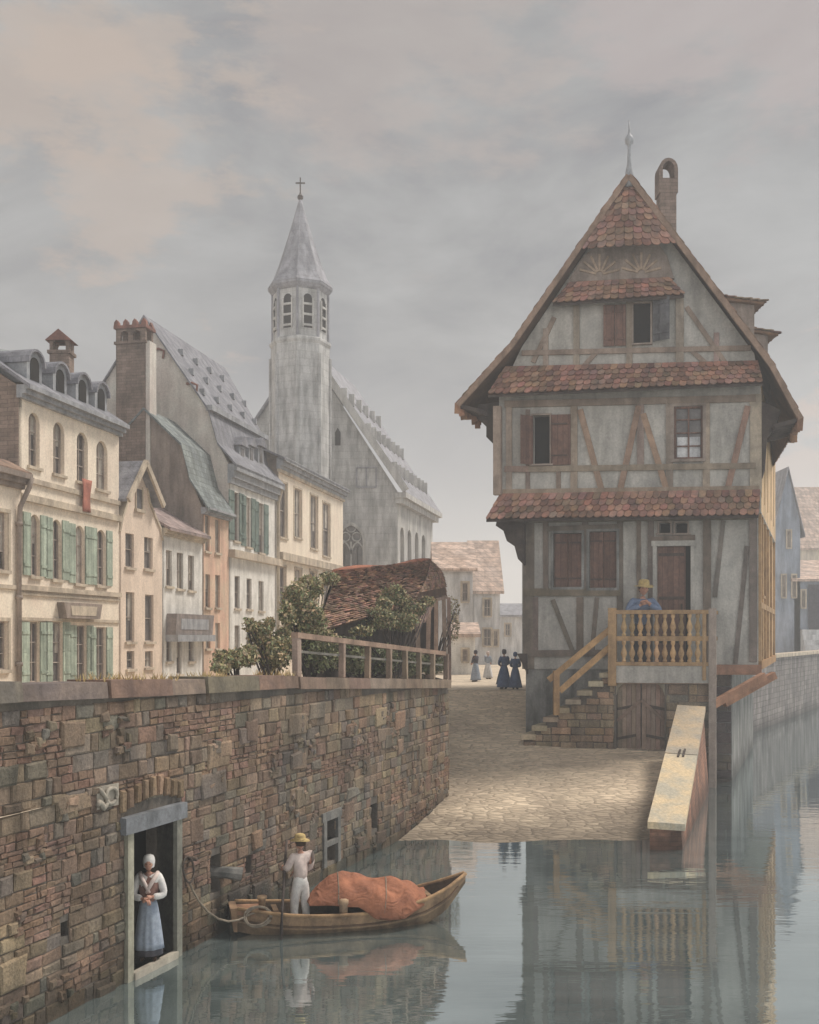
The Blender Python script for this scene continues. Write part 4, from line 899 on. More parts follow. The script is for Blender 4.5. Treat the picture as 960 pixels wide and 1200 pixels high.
mb.build('brick_body', M('jetty_brick'), JT)
mb = MB(); m_ = n0.lerp(f0, .508).lerp(n1.lerp(f1, .508), .45); dd_ = (f0-n0).normalized()
mb.bar(m_-dd_*.3+Vector((-.02, 0, .02)), m_+dd_*.3+Vector((.0, 0, .02)), .05, .04); mb.bar(m_-dd_*.25+Vector((.12, 0, .02)), m_+dd_*.35+Vector((.13, 0, .02)), .05, .04); mb.build('iron_clamp', M('iron'), JT)
# timber rail along the jetty's water side
# ================================================================== THE ROW ACROSS THE STREET
RE = Vector((.2121, .9773)); RN = (.9773, -.2121)
def rowY(u): return 18.907/(.217-(u-480)/FPX)
def rowO(u, out=0): Y = rowY(u); return Vector((-12.05+.217*(Y-31.6)+RN[0]*out, Y+RN[1]*out))
class House:
    """one house of the row: facade frame F (d towards the canal), side frame S (a runs back from the facade, d towards the viewer)"""
    def __init__(s, name, label, u0, u1, cat='house', out=0, depth=9):
        O = rowO(u0, out); s.F = Fr(O, RE, RN); s.S = Fr(O, (-RN[0], -RN[1]), (-RE[0], -RE[1])); s.w = s.F.a(u1); s.u0, s.u1 = u0, u1; s.dep = depth
        s.root = thing(name, label, cat, (O.x, O.y, STZ))
    def rect(s, uc, w, v0, v1): 
        a0, a1 = s.F.a(uc-w/2), s.F.a(uc+w/2); return (a0, a1, s.F.z(uc, v1), s.F.z(uc, v0))
    def part(s, nm, mb, m, parent=None, **k): return mb.build(nm, M(m), parent or s.root, **k)
    def front(s, m, ztop, holes, arch=(), side=None, zbot=STZ, sidepoly=None, far=True):
        mb = MB(); holed_wall(mb, s.F, 0, s.w, zbot, ztop, holes, reveal=.22)
        for h in arch: arch_spandrel(mb, s.F, h[0], h[1], h[3], 0)
        if far: mb.add([s.F.p(s.w, 0, zbot), s.F.p(s.w, -s.dep, zbot), s.F.p(s.w, -s.dep, ztop), s.F.p(s.w, 0, ztop)], [(0, 1, 2, 3)])
        s.part('facade', mb, m)
        poly = sidepoly or [(0, zbot), (s.dep, zbot), (s.dep, ztop), (0, ztop)]
        mb = MB(); mb.prism(s.S, poly, -.15, -.002); s.part('side_wall', mb, side or m)
    def roofsheet(s, m, prof, a0=-.1, a1=None, th=.12, hip=None, name='roof'):
        """prof: (distance back from facade, z) polyline; hip: list of how far the far end draws in at each profile point"""
        a1 = s.w+.05 if a1 is None else a1; mb = MB()
        for i in range(len(prof)-1):
            (w0, z0), (w1, z1) = prof[i], prof[i+1]; h0 = hip[i] if hip else 0; h1 = hip[i+1] if hip else 0
            A, B, C, D = s.F.p(a0, -w0, z0), s.F.p(a1-h0, -w0, z0), s.F.p(a1-h1, -w1, z1), s.F.p(a0, -w1, z1); up = Vector((0, 0, th))
            mb.hexa([A-up, B-up, C-up, D-up, A, B, C, D])
        return s.part(name, mb, m)
    def cornice(s, z, h=.22, out=.22, m='trim_stone', a0=-.05, a1=None, name='cornice'):
        a1 = s.w+.04 if a1 is None else a1; mb = MB()
        mb.fbox(s.F, a0, a1, -.05, out, z-h*.35, z); mb.fbox(s.F, a0, a1, -.05, out*.65, z-h*.7, z-h*.352); mb.fbox(s.F, a0, a1, -.05, out*.35, z-h, z-h*.702)
        return s.part(name, mb, m)
    def belt(s, z, h=.12, out=.07, m='trim_stone', name='string_course'):
        mb = MB(); mb.fbox(s.F, -.01, s.w-.01, -.03, out, z-h, z); return s.part(name, mb, m)

# ---- A: house at the left edge, lower cream front
A_ = House('corner_house', 'low cream house with a heavy tiled cornice cut by the left edge', -60, 24, out=.45, depth=5)
zA = A_.F.z(15, 556)
hs = [A_.rect(2, 14, 600, 668), A_.rect(2, 14, 728, 785)]
A_.front('cream', zA, hs); [window(A_.F, A_.root, *h, curtain=R.random() < .55, surround='trim_stone') for h in hs]
A_.cornice(zA+.05, .45, .40, 'brown_plaster'); A_.roofsheet('old_roof_tile', [(-.35, zA+.1), (.44, zA+.5)])
for zz in (zA-3.3,): A_.belt(zz)
dp = MB(); F = A_.F; x = A_.w-.10
dp.tube([F.p(x+.05, .42, zA-.05), F.p(x+.02, .35, zA-.35), F.p(x-.1, .12, zA-.95), F.p(x-.12, .10, zA-1.4), F.p(x-.12, .10, STZ+.2)], .08, 8)
for zz in (zA-1.4, zA-3.6, zA-5.6): dp.tube([F.p(x-.12, .10, zz), F.p(x-.12, .10, zz-.12)], .115, 8)
dpo = dp.build('drainpipe', M('brown_plaster'), A_.root, smooth=True)

# ---- B: big cream house with round-headed windows
B_ = House('cream_house', 'tall cream house with arched top windows, green shutters and four slate dormers', 22, 139.3, depth=10)
S = B_.S
zB = B_.F.z(80, 476)
top = [B_.rect(u, 13, v0, v1) for u, v0, v1 in ((40, 484, 547), (69, 495, 556), (96.5, 507, 565), (119.5, 517, 574))]
mid = [B_.rect(u, 11, v0, v1) for u, v0, v1 in ((41, 603, 675), (66.5, 609, 679), (93.5, 616, 684), (118.5, 621, 686))]
gr = [B_.rect(u, 12, v0, v1) for u, v0, v1 in ((40, 729, 800), (67, 729, 800), (95, 733, 800), (118, 735, 800))]
sp_top = S.az(-60, 397)
B_.front('cream', zB, top+mid+gr, arch=top+mid, side='brown_brick', sidepoly=[(0, STZ), (10, STZ), (10, zB), (6.5, zB+3.1), (3.4, zB+2.2), (0, zB)])
for h in top: window(B_.F, B_.root, *h, curtain=R.random() < .55, rec=.17, nx=2, nz=3, fw=.06)
for h in mid: window(B_.F, B_.root, *h, curtain=R.random() < .55, rec=.14, nx=2, nz=3, fw=.05)
for k, h in enumerate(gr): window(B_.F, B_.root, *h, curtain=R.random() < .55, rec=.12, nx=2 if k != 1 else 1, nz=3, fw=.05, sill=None)
def shut_pair(H_, h, w, m, zb=0, fold=1.0):
    for x0, x1 in ((h[0]-w-.02, h[0]-.02), (h[1]+.02, h[1]+w+.02)): shutter(H_.F, H_.root, x0, x1, h[2]-.0, h[3]+zb, d=0, m=m)
for h in mid: shut_pair(B_, h, .40, 'shutter_green', .02)
for h in gr: shut_pair(B_, h, .42, 'shutter_green')
B_.cornice(zB+.04, .40, .42, 'zinc'); B_.belt(B_.F.z(80, 566+6), .16, .10); B_.belt(B_.F.z(80, 591), .22, .14); B_.belt(B_.F.z(80, 690), .16, .13); B_.belt(B_.F.z(80, 698), .08, .07); B_.belt(B_.F.z(80, 725), .10, .07)
B_.roofsheet('slate', [(-.40, zB+.05), (1.5, zB+1.35), (4.3, zB+2.0), (7.5, zB+3.0), (10, zB+.5)], hip=[0, .6, 2.2, 3.6, 3.6])
for k, u in enumerate((41, 71, 97, 119)):
    a = B_.F.a(u); zz = zB+.25; mb = MB(); r = .42
    prof = [(a-r, zz)]+[(a-r*math.cos(t), zz+.62+r*math.sin(t)) for t in [i*PI/8 for i in range(9)]]+[(a+r, zz)]
    mb.prism(B_.F, prof, -2.0, -.02); dm = B_.part('dormer', mb, 'zinc')
    mb = MB(); mb.prism(B_.F, [(a-r*1.18*math.cos(t), zz+.62+r*1.18*math.sin(t)) for t in [i*PI/8 for i in range(9)]]+[(a+r*math.cos(t), zz+.62+r*1.0*math.sin(t)) for t in [i*PI/8 for i in range(9)]], -1.9, .10); mb.build('dormer_hood', M('slate'), dm)
    mb = MB(); r2 = .24; mb.prism(B_.F, [(a-r2, zz+.12)]+[(a-r2*math.cos(t), zz+.62+r2*math.sin(t)) for t in [i*PI/8 for i in range(9)]]+[(a+r2, zz+.12)], -.018, .0); mb.build('dormer_window', M('dark_void'), dm)
sg = MB(); a0_, a1_ = B_.F.a(66), B_.F.a(111); zz0, zz1 = B_.F.z(88, 725), B_.F.z(88, 707)
sg.prism(B_.F, [(a0_+.15, zz0), (a1_-.15, zz0), (a1_, zz1), (a0_, zz1)], .02, .30); sgo = B_.part('shop_board', sg, 'brown_plaster')
sg = MB(); sg.prism(B_.F, [(a0_+.45, zz0+.1), (a1_-.45, zz0+.1), (a1_-.38, zz1-.1), (a0_+.38, zz1-.1)], .302, .315); sg.build('board_panel', M('trim_stone'), sgo)
# stair-gabled brick bell cote chimney on its roof
def cote(Fc, root, z0, zb, zt, w, dep, m, arches=1, crown=False, name='chimney', gable=.35):
    mb = MB(); mb.fbox(Fc, 0, w, -dep, 0, z0, zb); c = mb.build(name, M(m), root)
    mb = MB(); mb.fbox(Fc, -.07, w+.07, -dep-.07, .07, zb+.003, zb+.12); ph = zt-zb-.12; n = arches; pw = w*.16
    for i in range(n+1):
        x = (w-pw)*i/n
        for d0, d1 in ((-.0-.18, 0), (-dep, -dep+.18)): mb.fbox(Fc, x, x+pw, d0, d1, zb+.122, zt-.45*ph)
    for i in range(n):
        x0, x1 = (w-pw)*i/n+pw, (w-pw)*(i+1)/n; cx = (x0+x1)/2; r = (x1-x0)/2
        pts = [(x0-pw, zt-.45*ph)]+[(cx-r*math.cos(t), zt-.45*ph+r*.9*math.sin(t)) for t in [k*PI/8 for k in range(9)]]+[(x1+pw, zt-.45*ph), (x1+pw, zt), (x0-pw, zt)]
        for d0, d1 in ((-.18, 0), (-dep, -dep+.18)): mb.prism(Fc, pts, d0-.001*i, d1-.001*i)
    mb.build('arcade', M(m), c)
    mb = MB()
    if crown:
        mb.fbox(Fc, -.08, w+.08, -dep-.08, .08, zt+.003, zt+.14)
        for i in range(4):
            x = -.08+(w+.16-.24)*i/3; mb.prism(Fc, [(x, zt+.142), (x+.24, zt+.142), (x+.22, zt+.3), (x+.12, zt+.42), (x+.02, zt+.3)], -.14, .06)
            mb.prism(Fc, [(x, zt+.142), (x+.24, zt+.142), (x+.12, zt+.42)], -dep, -dep+.2)
    else:
        mb.prism(Fc, [(-.14, zt), (w+.14, zt), (w/2, zt+gable)], -dep-.1, .1)
    mb.build('chimney_cap', M('roof_brick_red'), c)
    return c
mat('roof_brick_red', (.27, .13, .10), (.17, .09, .075), sc=3, bump=.4)
pc = P(58, 435, 38.2); FcB = Fr((pc.x, pc.y), (1, 0), (0, -1))
cote(FcB, B_.root, zB-.2, P(0, 414, 38.2).z, P(0, 399, 38.2).z, .72, .6, 'brown_brick', 1, gable=.42)
# red cloth
rc = MB(); F = B_.F; a0_, a1_ = F.a(91), F.a(102)
for i in range(8):
    for j in range(4):
        def q4(i, j): 
            t = i/8; z = F.z(96, 562)+(F.z(96, 600)-F.z(96, 562))*t; a = a0_+(a1_-a0_)*(j/4)*(1-.25*t)+.08*t; return F.p(a, .16+.03*math.sin(j*2.1+i*.6), z)
        rc.add([q4(i, j), q4(i, j+1), q4(i+1, j+1), q4(i+1, j)], [(0, 1, 2, 3)])
rco = rc.build('hanging_cloth', M('red_cloth'), smooth=True, loc=F.p(a0_, .1, F.z(96, 562)), merge=True)
sm = rco.modifiers.new('t', 'SOLIDIFY'); sm.thickness = .015
tag(rco, 'faded red cloth hung below a third floor window of the cream house', 'cloth')

# ---- green domed roof behind B
GD = thing('domed_house', 'house behind the cream one with a swelling green slate roof', 'house', (-17.5, 44, STZ))
mb = MB(); c = Vector((-17.3, 44, 0)); mb.box(c.x-3.2, c.x+2.1, c.y-3, c.y+4, STZ, 15.4); mb.build('wall', M('brown_plaster'), GD)
mb = MB(); mb.lathe((c.x-.6, c.y+.5, 15.35), [(3.3, 0), (3.2, .35), (2.9, .8), (2.3, 1.3), (1.4, 1.75), (.5, 2.0), (.1, 2.05)], 20); mb.build('roof', M('green_slate'), GD, smooth=True)

# ---- C: narrow gabled house
C_ = House('gabled_house', 'narrow sandy house with a curved gable and small slate roof', 139.6, 190, depth=7)
zC = C_.F.z(165, 628)
cw = [C_.rect(152, 10, 622, 665), C_.rect(174, 10, 626, 667), C_.rect(152.5, 10, 694, 752), C_.rect(175, 10, 697, 752), C_.rect(153, 9, 763, 784), C_.rect(174.5, 9, 763, 782)]
C_.front('sand_plaster', zC, cw, side='sand_plaster')
for h in cw: window(C_.F, C_.root, *h, curtain=R.random() < .55, rec=.12, nx=1, nz=2, fw=.05)
F = C_.F
gp = [F.az(u, v) for u, v in ((140.5, 628), (143, 606), (148, 590), (150.5, 566), (158, 556), (163, 552), (171, 562), (174.5, 588), (181, 604), (187, 618), (189.8, 632))]
gp = [(max(.02, min(C_.w-.02, a)), z) for a, z in gp]; gp[0] = (0, zC); gp[-1] = (C_.w, zC)
mb = MB(); mb.prism(F, gp, -.25, .0); C_.part('gable', mb, 'sand_plaster')
mb = MB()
for (p, q_) in zip(gp, gp[1:]): mb.beam(F, p, q_, .10, -.28, .06)
C_.part('gable_coping', mb, 'trim_stone')
h = C_.rect(162.5, 7, 570, 597); mb = MB(); mb.fbox(F, h[0], h[1], -.0, .012, h[2], h[3]-.1); gw = C_.part('window', mb, 'glass')
mb = MB(); mb.fbox(F, h[0]-.05, h[0], 0, .05, h[2], h[3]); mb.fbox(F, h[1], h[1]+.05, 0, .05, h[2], h[3]); mb.fbox(F, h[0]-.12, h[1]+.12, 0, .12, h[2]-.12, h[2]); mb.build('frame', M('trim_stone'), gw)
# roof ridge running back plus the projecting slate hood
apx = F.az(160, 540); L_, R_ = F.az(139.9, 585), F.az(181, 592)
mb = MB(); up = Vector((0, 0, .1)); ap = F.p(apx[0], .35, apx[1]); ab = F.p(apx[0], -7, apx[1]); 
for e_, s_ in ((L_, 0), (R_, 0)):
    q0, q1 = F.p(e_[0]-(0 if e_ is R_ else .1), .35, e_[1]), F.p(e_[0], -7, e_[1]); mb.hexa([q0-up, ap-up, ab-up, q1-up, q0, ap, ab, q1])
C_.part('roof', mb, 'slate')
mb = MB(); mb.bar(F.p(R_[0]+.02, .40, R_[1]-.05), F.p(apx[0], .40, apx[1]-.05), .1, .22); mb.bar(F.p(L_[0]-.05, .40, L_[1]-.05), F.p(apx[0], .40, apx[1]-.05), .1, .22); C_.part('barge_board', mb, 'trim_stone')
mb = MB(); mb.prism(F, [(0.02, zC), (C_.w-.02, zC), (R_[0], R_[1]-.1), (apx[0], apx[1]-.15), (L_[0], L_[1]-.1)], -7, -.3); C_.part('gable_back', mb, 'brown_plaster')

# ---- D: low white house with a sign board
D_ = House('white_house', 'low white house with three slim windows above a framed shop board', 190.4, 237, depth=7)
F = D_.F; zD = F.z(213, 625)
dw = [D_.rect(198, 7, 645, 687), D_.rect(211, 7.5, 648, 690), D_.rect(224, 7, 651, 692), D_.rect(198, 6, 745, 775), D_.rect(210, 6, 748, 790), D_.rect(224, 6, 748, 775)]
D_.front('white_plaster', zD, dw)
for k, h in enumerate(dw): window(D_.F, D_.root, *h, curtain=R.random() < .55, rec=.12, nx=2 if k < 3 else 1, nz=2, fw=.05)
D_.cornice(zD+.05, .30, .35, 'trim_stone'); D_.roofsheet('pinkish_tile', [(-.4, zD+.05), (.3, zD+.45), (3.5, zD+2.2), (7, zD)]) if 'pinkish_tile' in MATS else None
mat('pinkish_tile', (.36, .27, .25), (.26, .21, .20), sc=2, bump=.4, pattern='brick', psize=(.34, .24))
D_.roofsheet('pinkish_tile', [(-.4, zD+.05), (.5, zD+.55), (3.5, zD+2.3), (7, zD)])
sg = MB(); a0_, a1_ = F.a(194), F.a(240); z0_, z1_ = F.z(215, 744), F.z(215, 720); sg.prism(F, [(a0_, z0_), (a1_-.2, z0_), (a1_, z1_), (a0_+.1, z1_)], .02, .45); so = D_.part('shop_board', sg, 'shop_wood')if 'shop_wood' in MATS else None
mat('shop_wood', (.27, .23, .21), (.19, .165, .16), sc=4, bump=.3)
if so is None: so = D_.part('shop_board', sg, 'shop_wood')
sg = MB(); sg.fbox(F, a0_+.5, a1_-.65, .452, .47, z0_+.22, z1_-.2); sg.build('board_panel', M('zinc'), so)
sg = MB(); sg.fbox(F, a0_+.0, a1_-.1, .02, .55, z0_-.28, z0_-.004); sg.build('board_ledge', M('zinc'), so)

# ---- E: pink house, brown gable wall with the tall chimney
E_ = House('pink_house', 'narrow salmon pink house whose brown gable carries a tall crowned chimney', 237.3, 268, depth=12)
F, S = E_.F, E_.S; zE = F.z(252, 600)
ew = [E_.rect(243, 5.5, 604, 646), E_.rect(255, 5.5, 609, 648), E_.rect(243.5, 5.5, 673, 712), E_.rect(255, 5.5, 674, 712), E_.rect(244, 5.5, 730, 760), E_.rect(255, 5.5, 730, 760)]
ke, ka = S.az(214, 522), S.az(170, 480); k2 = S.az(224, 562)
dE = 2*ka[0]
E_.dep = dE
sidep = [(0, STZ), (dE, STZ), (dE, zE), (dE-ke[0], ke[1]), (ka[0], ka[1]), (ke[0], ke[1]), (k2[0], k2[1]), (0, zE)]
E_.front('pink_plaster', zE, ew, side='brown_plaster', sidepoly=sidep)
for h in ew: window(F, E_.root, *h, curtain=R.random() < .55, rec=.12, nx=1, nz=2, fw=.05)
E_.cornice(zE+.05, .30, .38, 'zinc'); E_.roofsheet('green_slate', [(-.35, zE), (k2[0], k2[1]+.05), (ke[0], ke[1]+.08), (ka[0], ka[1]+.08), (dE-ke[0], ke[1]), (dE, zE)], a0=-.16)
cA = S.az(171.5, 480); cB = S.az(137.5, 480); Fc = Fr(S.p(cB[0], .12, 0), (-S.e.x, -S.e.y), (S.n.x, S.n.y)); wC = cB[0]-cA[0]
zcb, zct = S.z(150, 404), S.z(150, 386)
cote(Fc, E_.root, 8, zcb, zct, wC, .8, 'brown_brick', 2, True)
mb = MB(); mb.fbox(Fc, wC+.003, wC+.20, -.7, -.05, 12, S.z(170, 400)); E_.part('chimney_pier', mb, 'gable_plaster')

# ---- F: big house with the broad gable and the green shutters
G_ = House('shuttered_house', 'big gabled house with green grey shutters, pale gable wall and three roof dormers', 268.4, 325, depth=16)
F, S = G_.F, G_.S; zG = F.z(297, 557)
apx = S.az(170, 371); kk = S.az(245, 480); kb = S.az(256, 520); le = S.az(92, 443)
dG = 2*apx[0]; G_.dep = dG
sidep = [(0, STZ), (dG, STZ), (dG, zG), (dG-kb[0], kb[1]), (dG-kk[0], kk[1]), apx, kk, kb, (0, zG)]
gw = [G_.rect(u, 6, v0, v1) for u, v0, v1 in ((277, 577, 634), (291, 583, 641), (306, 590, 648))]+[G_.rect(u, 6, v0, v1) for u, v0, v1 in ((278, 675, 713), (292, 678, 714), (306, 681, 716))]+[G_.rect(u, 6, v0, v1) for u, v0, v1 in ((278, 733, 765), (292, 735, 765), (306, 735, 765))]
G_.front('white_plaster', zG, gw, side='gable_plaster', sidepoly=sidep)
for h in gw: window(F, G_.root, *h, curtain=R.random() < .55, rec=.12, nx=1, nz=2, fw=.05)
for h in gw[:3]: shut_pair(G_, h, .62, 'shutter_blue_green', .02)
mb = MB(); mb.fbox(F, .05, G_.w-.3, -.02, .02, F.z(297, 715)-.6, F.z(297, 672)+.6)
G_.cornice(zG+.05, .9, .42, 'zinc'); G_.belt(F.z(297, 650), .35, .30)
G_.roofsheet('slate', [(-.42, zG+.02), (kb[0], kb[1]+.06), (kk[0], kk[1]+.06), (apx[0], apx[1]+.06), (dG-kk[0], kk[1]), (dG, zG)], a0=-.14, a1=G_.w+4.0, hip=[4, 4, 3.2, .8, 3.2, 4])
mb = MB(); mb.fbox(F, -.14, G_.w+.8, -kk[0]-.1, -kk[0]+.22, kk[1]-.05, kk[1]+.2); G_.part('roof_moulding', mb, 'zinc')
for u in (268.5, 279.5, 291):
    a, z = F.az(u, 540, -.9); mb = MB(); w = .38
    mb.fbox(F, a, a+w*2, -2.2, -.35, z-.2, z+.75); dm = G_.part('dormer', mb, 'zinc')
    mb = MB(); mb.prism(F, [(a-.15, z+.753), (a+2*w+.15, z+.753), (a+w, z+1.25)], -2.2, -.2); mb.build('dormer_roof', M('slate'), dm)
    mb = MB(); mb.fbox(F, a+.17, a+2*w-.17, -.347, -.33, z-.05, z+.65); mb.build('dormer_window', M('glass'), dm)
# small snow hooks / vents along the ridge side
mb = MB()
for i in range(14):
    t = i/13; w_ = kk[0]+.6+(apx[0]-kk[0])*.25*(i % 3); zz = kk[1]+(w_-kk[0])*(apx[1]-kk[1])/(apx[0]-kk[0]); p = F.p(.6+t*(G_.w+.8), -w_, zz); mb.box(p.x-.12, p.x+.12, p.y-.12, p.y+.12, p.z, p.z+.3); G_.part('roof_hook', mb, 'zinc'); mb = MB()
mb = MB(); mb.tube([F.p(G_.w-.15, .35, zG-.1), F.p(G_.w-.2, .12, zG-1.0), F.p(G_.w-.2, .12, STZ)], .09, 8); G_.part('drainpipe', mb, 'trim_stone')
# iron wall anchors on the gable
mb = MB()
for u, v in ((187, 412), (226, 452)):
    a, z = S.az(u, v); mb.tube([S.p(a+.3, .05, z+.1), S.p(a, .06, z+.12), S.p(a-.25, .05, z), S.p(a-.2, .05, z-.35)], .06, 6)
G_.part('wall_anchor', mb, 'roof_brick_red')

# ---- G: last cream house
K_ = House('corner_cream_house', 'last cream house of the row with a low grey roof and three tall windows', 325.5, 402, depth=8)
F, S = K_.F, K_.S; zK = F.z(365, 557)
lowS = [K_.rect(u, 8.5, v0, v1) for u, v0, v1 in ((349, 573, 630), (368, 581, 643), (382.5, 590, 652), (332, 566, 630))]
low2 = [K_.rect(u, 8, v0, v1) for u, v0, v1 in ((331, 664, 712), (349.5, 667, 713), (367, 669, 715), (383, 671, 716))]
low3 = [K_.rect(u, 8, 735, 765) for u in (331, 349, 367, 383)]
K_.front('cream', zK, lowS+low2+low3, side='brown_plaster')
for h in lowS+low2+low3: window(F, K_.root, *h, curtain=R.random() < .55, rec=.16, nx=1, nz=2, fw=.08, surround='trim_stone')
K_.cornice(zK+.05, .6, .5, 'zinc'); K_.roofsheet('slate', [(-.5, zK), (2.6, zK+1.4), (5, zK+1.4), (8, zK-.1)], a0=-.3, hip=[0, 1.5, 1.5, 0]); K_.belt(F.z(365, 656), .4, .3); K_.belt(F.z(365, 567), .2, .15)

# ================================================================== THE CHURCH
CH = thing('church', 'grey stone church with a steep slate roof and pointed traceried window', 'church', (-4, 76, STZ))
FCh = Fr((P(330, 0, 75).x, 75), (1, 0), (0, -1)); Q = lambda u, v: FCh.az(u, v)
aC = FCh.a(466); zCe = FCh.z(466, 576); apC = Q(357, 406)
mb = MB(); mb.prism(FCh, [(-6, STZ), (aC, STZ), (aC, zCe), (apC[0], apC[1]), (apC[0]-(aC-apC[0]), zCe), (-6, zCe-.5)], -.4, 0); mb.build('west_wall', M('church_stone'), CH)
EC = Vector((3.6, 15.5)).normalized(); FCs = Fr(FCh.p(aC, 0, 0), EC, (EC.y, -EC.x)); LCs = FCs.a(507)
sw_ = [(FCs.a(u-2.2), FCs.a(u+2.2), 4.5, FCs.z(u, v)) for u, v in ((469.5+2, 618), (480, 621), (488.5, 624), (496.5, 627))]
mat('church_pale', (.50, .49, .46), (.42, .41, .40), sc=.8, bump=.2)
mb = MB(); holed_wall(mb, FCs, 0, LCs, STZ, zCe, sw_, reveal=.5)
for h in sw_: arch_spandrel(mb, FCs, h[0], h[1], h[3], 0)
mb.build('side_wall', M('church_pale'), CH)
for h in sw_: window(FCs, CH, *h, curtain=R.random() < .55, rec=.4, nx=2, nz=4, fw=.12, sill=None)
# roof
mb = MB(); up = Vector((0, 0, .3)); e0, e1 = FCs.p(-.3, .7, zCe-.1), FCs.p(LCs+.4, .7, zCe-.1); r0 = FCh.p(apC[0], .3, apC[1]+.2); r1 = r0+Vector((EC.x, EC.y, 0))*(LCs+.7)
mb.hexa([e0-up, e1-up, r1-up, r0-up, e0, e1, r1, r0]); l0 = FCh.p(apC[0]-(aC-apC[0])-.5, .3, zCe-.3); l1 = l0+Vector((EC.x, EC.y, 0))*(LCs+.7); mb.hexa([l0-up, r0-up, r1-up, l1-up, l0, r0, r1, l1])
mb.build('roof', M('church_slate'), CH)
mb = MB(); mb.bar(e0+Vector((0, -.1, .1)), r0+Vector((0, -.1, .1)), .35, .5); mb.build('verge_coping', M('church_pale'), CH)
mb = MB(); mb.fbox(FCs, -.4, LCs+.5, -.1, .75, zCe-.5, zCe-.12); mb.fbox(FCs, -.3, LCs+.4, -.1, .45, zCe-.9, zCe-.503); mb.build('cornice', M('church_pale'), CH)
for row, n_ in ((.16, 9), (.42, 8), (.66, 6)):
    for i in range(n_):
        t = .08+i/(n_)*.9; p = e0.lerp(e1, t).lerp(r0.lerp(r1, t), row); mb = MB(); mb.box(p.x-.12, p.x+.3, p.y-.2, p.y+.2, p.z-.3, p.z+.6); mb.build('roof_vent', M('church_pale'), CH)
# gothic window with tracery
ga0, ga1 = FCh.a(396), FCh.a(427); gz0, gz1 = FCh.z(410, 700), FCh.z(410, 614); r = (ga1-ga0)/2; cxg = (ga0+ga1)/2; zsp = gz1-r*1.35
def ogive(c, w, zs, h, n=8):
    R_ = (w*w+h*h)/(2*w); pts = []; a1_ = math.acos(max(-1, min(1, (R_-w)/R_)))
    for i in range(n+1):
        t = a1_*i/n; pts.append((c+w-R_+R_*math.cos(t), zs+R_*math.sin(t)))
    for i in range(n-1, -1, -1):
        t = a1_*i/n; pts.append((c-w+R_-R_*math.cos(t), zs+R_*math.sin(t)))
    return pts
og = ogive(cxg, r, zsp, r*1.35)
mb = MB(); mb.prism(FCh, [(ga1, gz0)]+og+[(ga0, gz0)], 0.005, .03); gwd = mb.build('west_window', M('glass'), CH)
mb = MB()
oo = [(ga1, gz0)]+og+[(ga0, gz0)]
for p, q_ in zip(oo, oo[1:]): mb.beam(FCh, p, q_, .22, 0, .22)
mb.beam(FCh, (cxg, gz0), (cxg, zsp), .14, .03, .12)
for s_ in (-1, 1):
    o2 = ogive(cxg+s_*r*.5, r*.48, zsp-.9, .9, 5)
    for p, q_ in zip(o2, o2[1:]): mb.beam(FCh, p, q_, .11, .03, .12)
    mb.tube([FCh.p(cxg+s_*r*.42+r*.34*math.cos(t), .08, zsp+.35+r*.34*math.sin(t)) for t in [i*PI/6 for i in range(12)]], .06, 5, closed=True)
mb.tube([FCh.p(cxg+r*.36*math.cos(t), .08, zsp+1.05+r*.36*math.sin(t)) for t in [i*PI/6 for i in range(12)]], .06, 5, closed=True)
for t in range(3):
    for s_ in (-.5, .5): mb.beam(FCh, (cxg+s_*r, gz0), (cxg+s_*r, zsp-.3), .05, .03, .09)
mb.build('tracery', M('church_pale'), gwd)
mb = MB(); a_, z_ = Q(396, 522); mb.fbox(FCh, a_-.2, a_+.2, .005, .03, z_, z_+.95); mb.prism(FCh, [(a_-.2, z_+.951), (a_+.2, z_+.951), (a_, z_+1.3)], .005, .03); mb.build('slit_window', M('dark_void'), CH)
mb = MB(); a0_, z0_ = Q(418, 571); a1_, z1_ = Q(441, 548)
for p, q_ in (((a0_, z0_), (a1_, z0_)), ((a1_, z0_), (a1_, z1_)), ((a1_, z1_), (a0_, z1_)), ((a0_, z1_), (a0_, z0_)), (((a0_+a1_)/2, z0_), ((a0_+a1_)/2, z1_))): mb.beam(FCh, p, q_, .12, 0, .08)
mb.build('blind_panel', M('church_slate'), CH)
# tower
TW = thing('church_tower', 'slender octagonal church tower with louvred openings and a pointed spire', 'tower', (P(352, 0, 70).x, 70, STZ))
tx = P(352, 0, 70).x; s_ = 70/FPX
zz = lambda v: HE-(v-HV)*s_
ph = 0
mb = MB(); mb.lathe((tx, 70, 0), [(2.02, STZ), (2.02, zz(412)), (2.0, zz(408.5))], 8, ph=ph, mi=0); mb.build('shaft', M('church_stone'), TW)
mb = MB(); mb.box(tx-2.0, tx+1.15, 70.4, 75.0, STZ, zz(476)); mb.add([], []); mb.build('stair_annex', M('church_stone'), TW)
mb = MB(); mb.lathe((tx, 70, 0), [(2.02, zz(409)), (2.12, zz(406)), (2.12, zz(403.5)), (1.92, zz(401))], 8, ph=ph); mb.build('string_course', M('church_stone'), TW)
mb = MB(); mb.lathe((tx, 70, 0), [(1.88, zz(402.5)), (1.88, zz(345))], 8, ph=ph); mb.build('belfry', M('church_stone'), TW)
mb = MB(); mb.lathe((tx, 70, 0), [(1.88, zz(347)), (2.05, zz(345)), (2.22, zz(341)), (2.22, zz(338)), (1.9, zz(337))], 8, ph=ph); mb.build('cornice', M('church_slate'), TW)
mb = MB(); mb.lathe((tx, 70, 0), [(2.25, zz(338.5)), (1.85, zz(328)), (1.5, zz(313)), (.95, zz(284)), (.45, zz(256)), (.10, zz(234))], 8, ph=ph); mb.build('spire', M('church_slate'), TW)
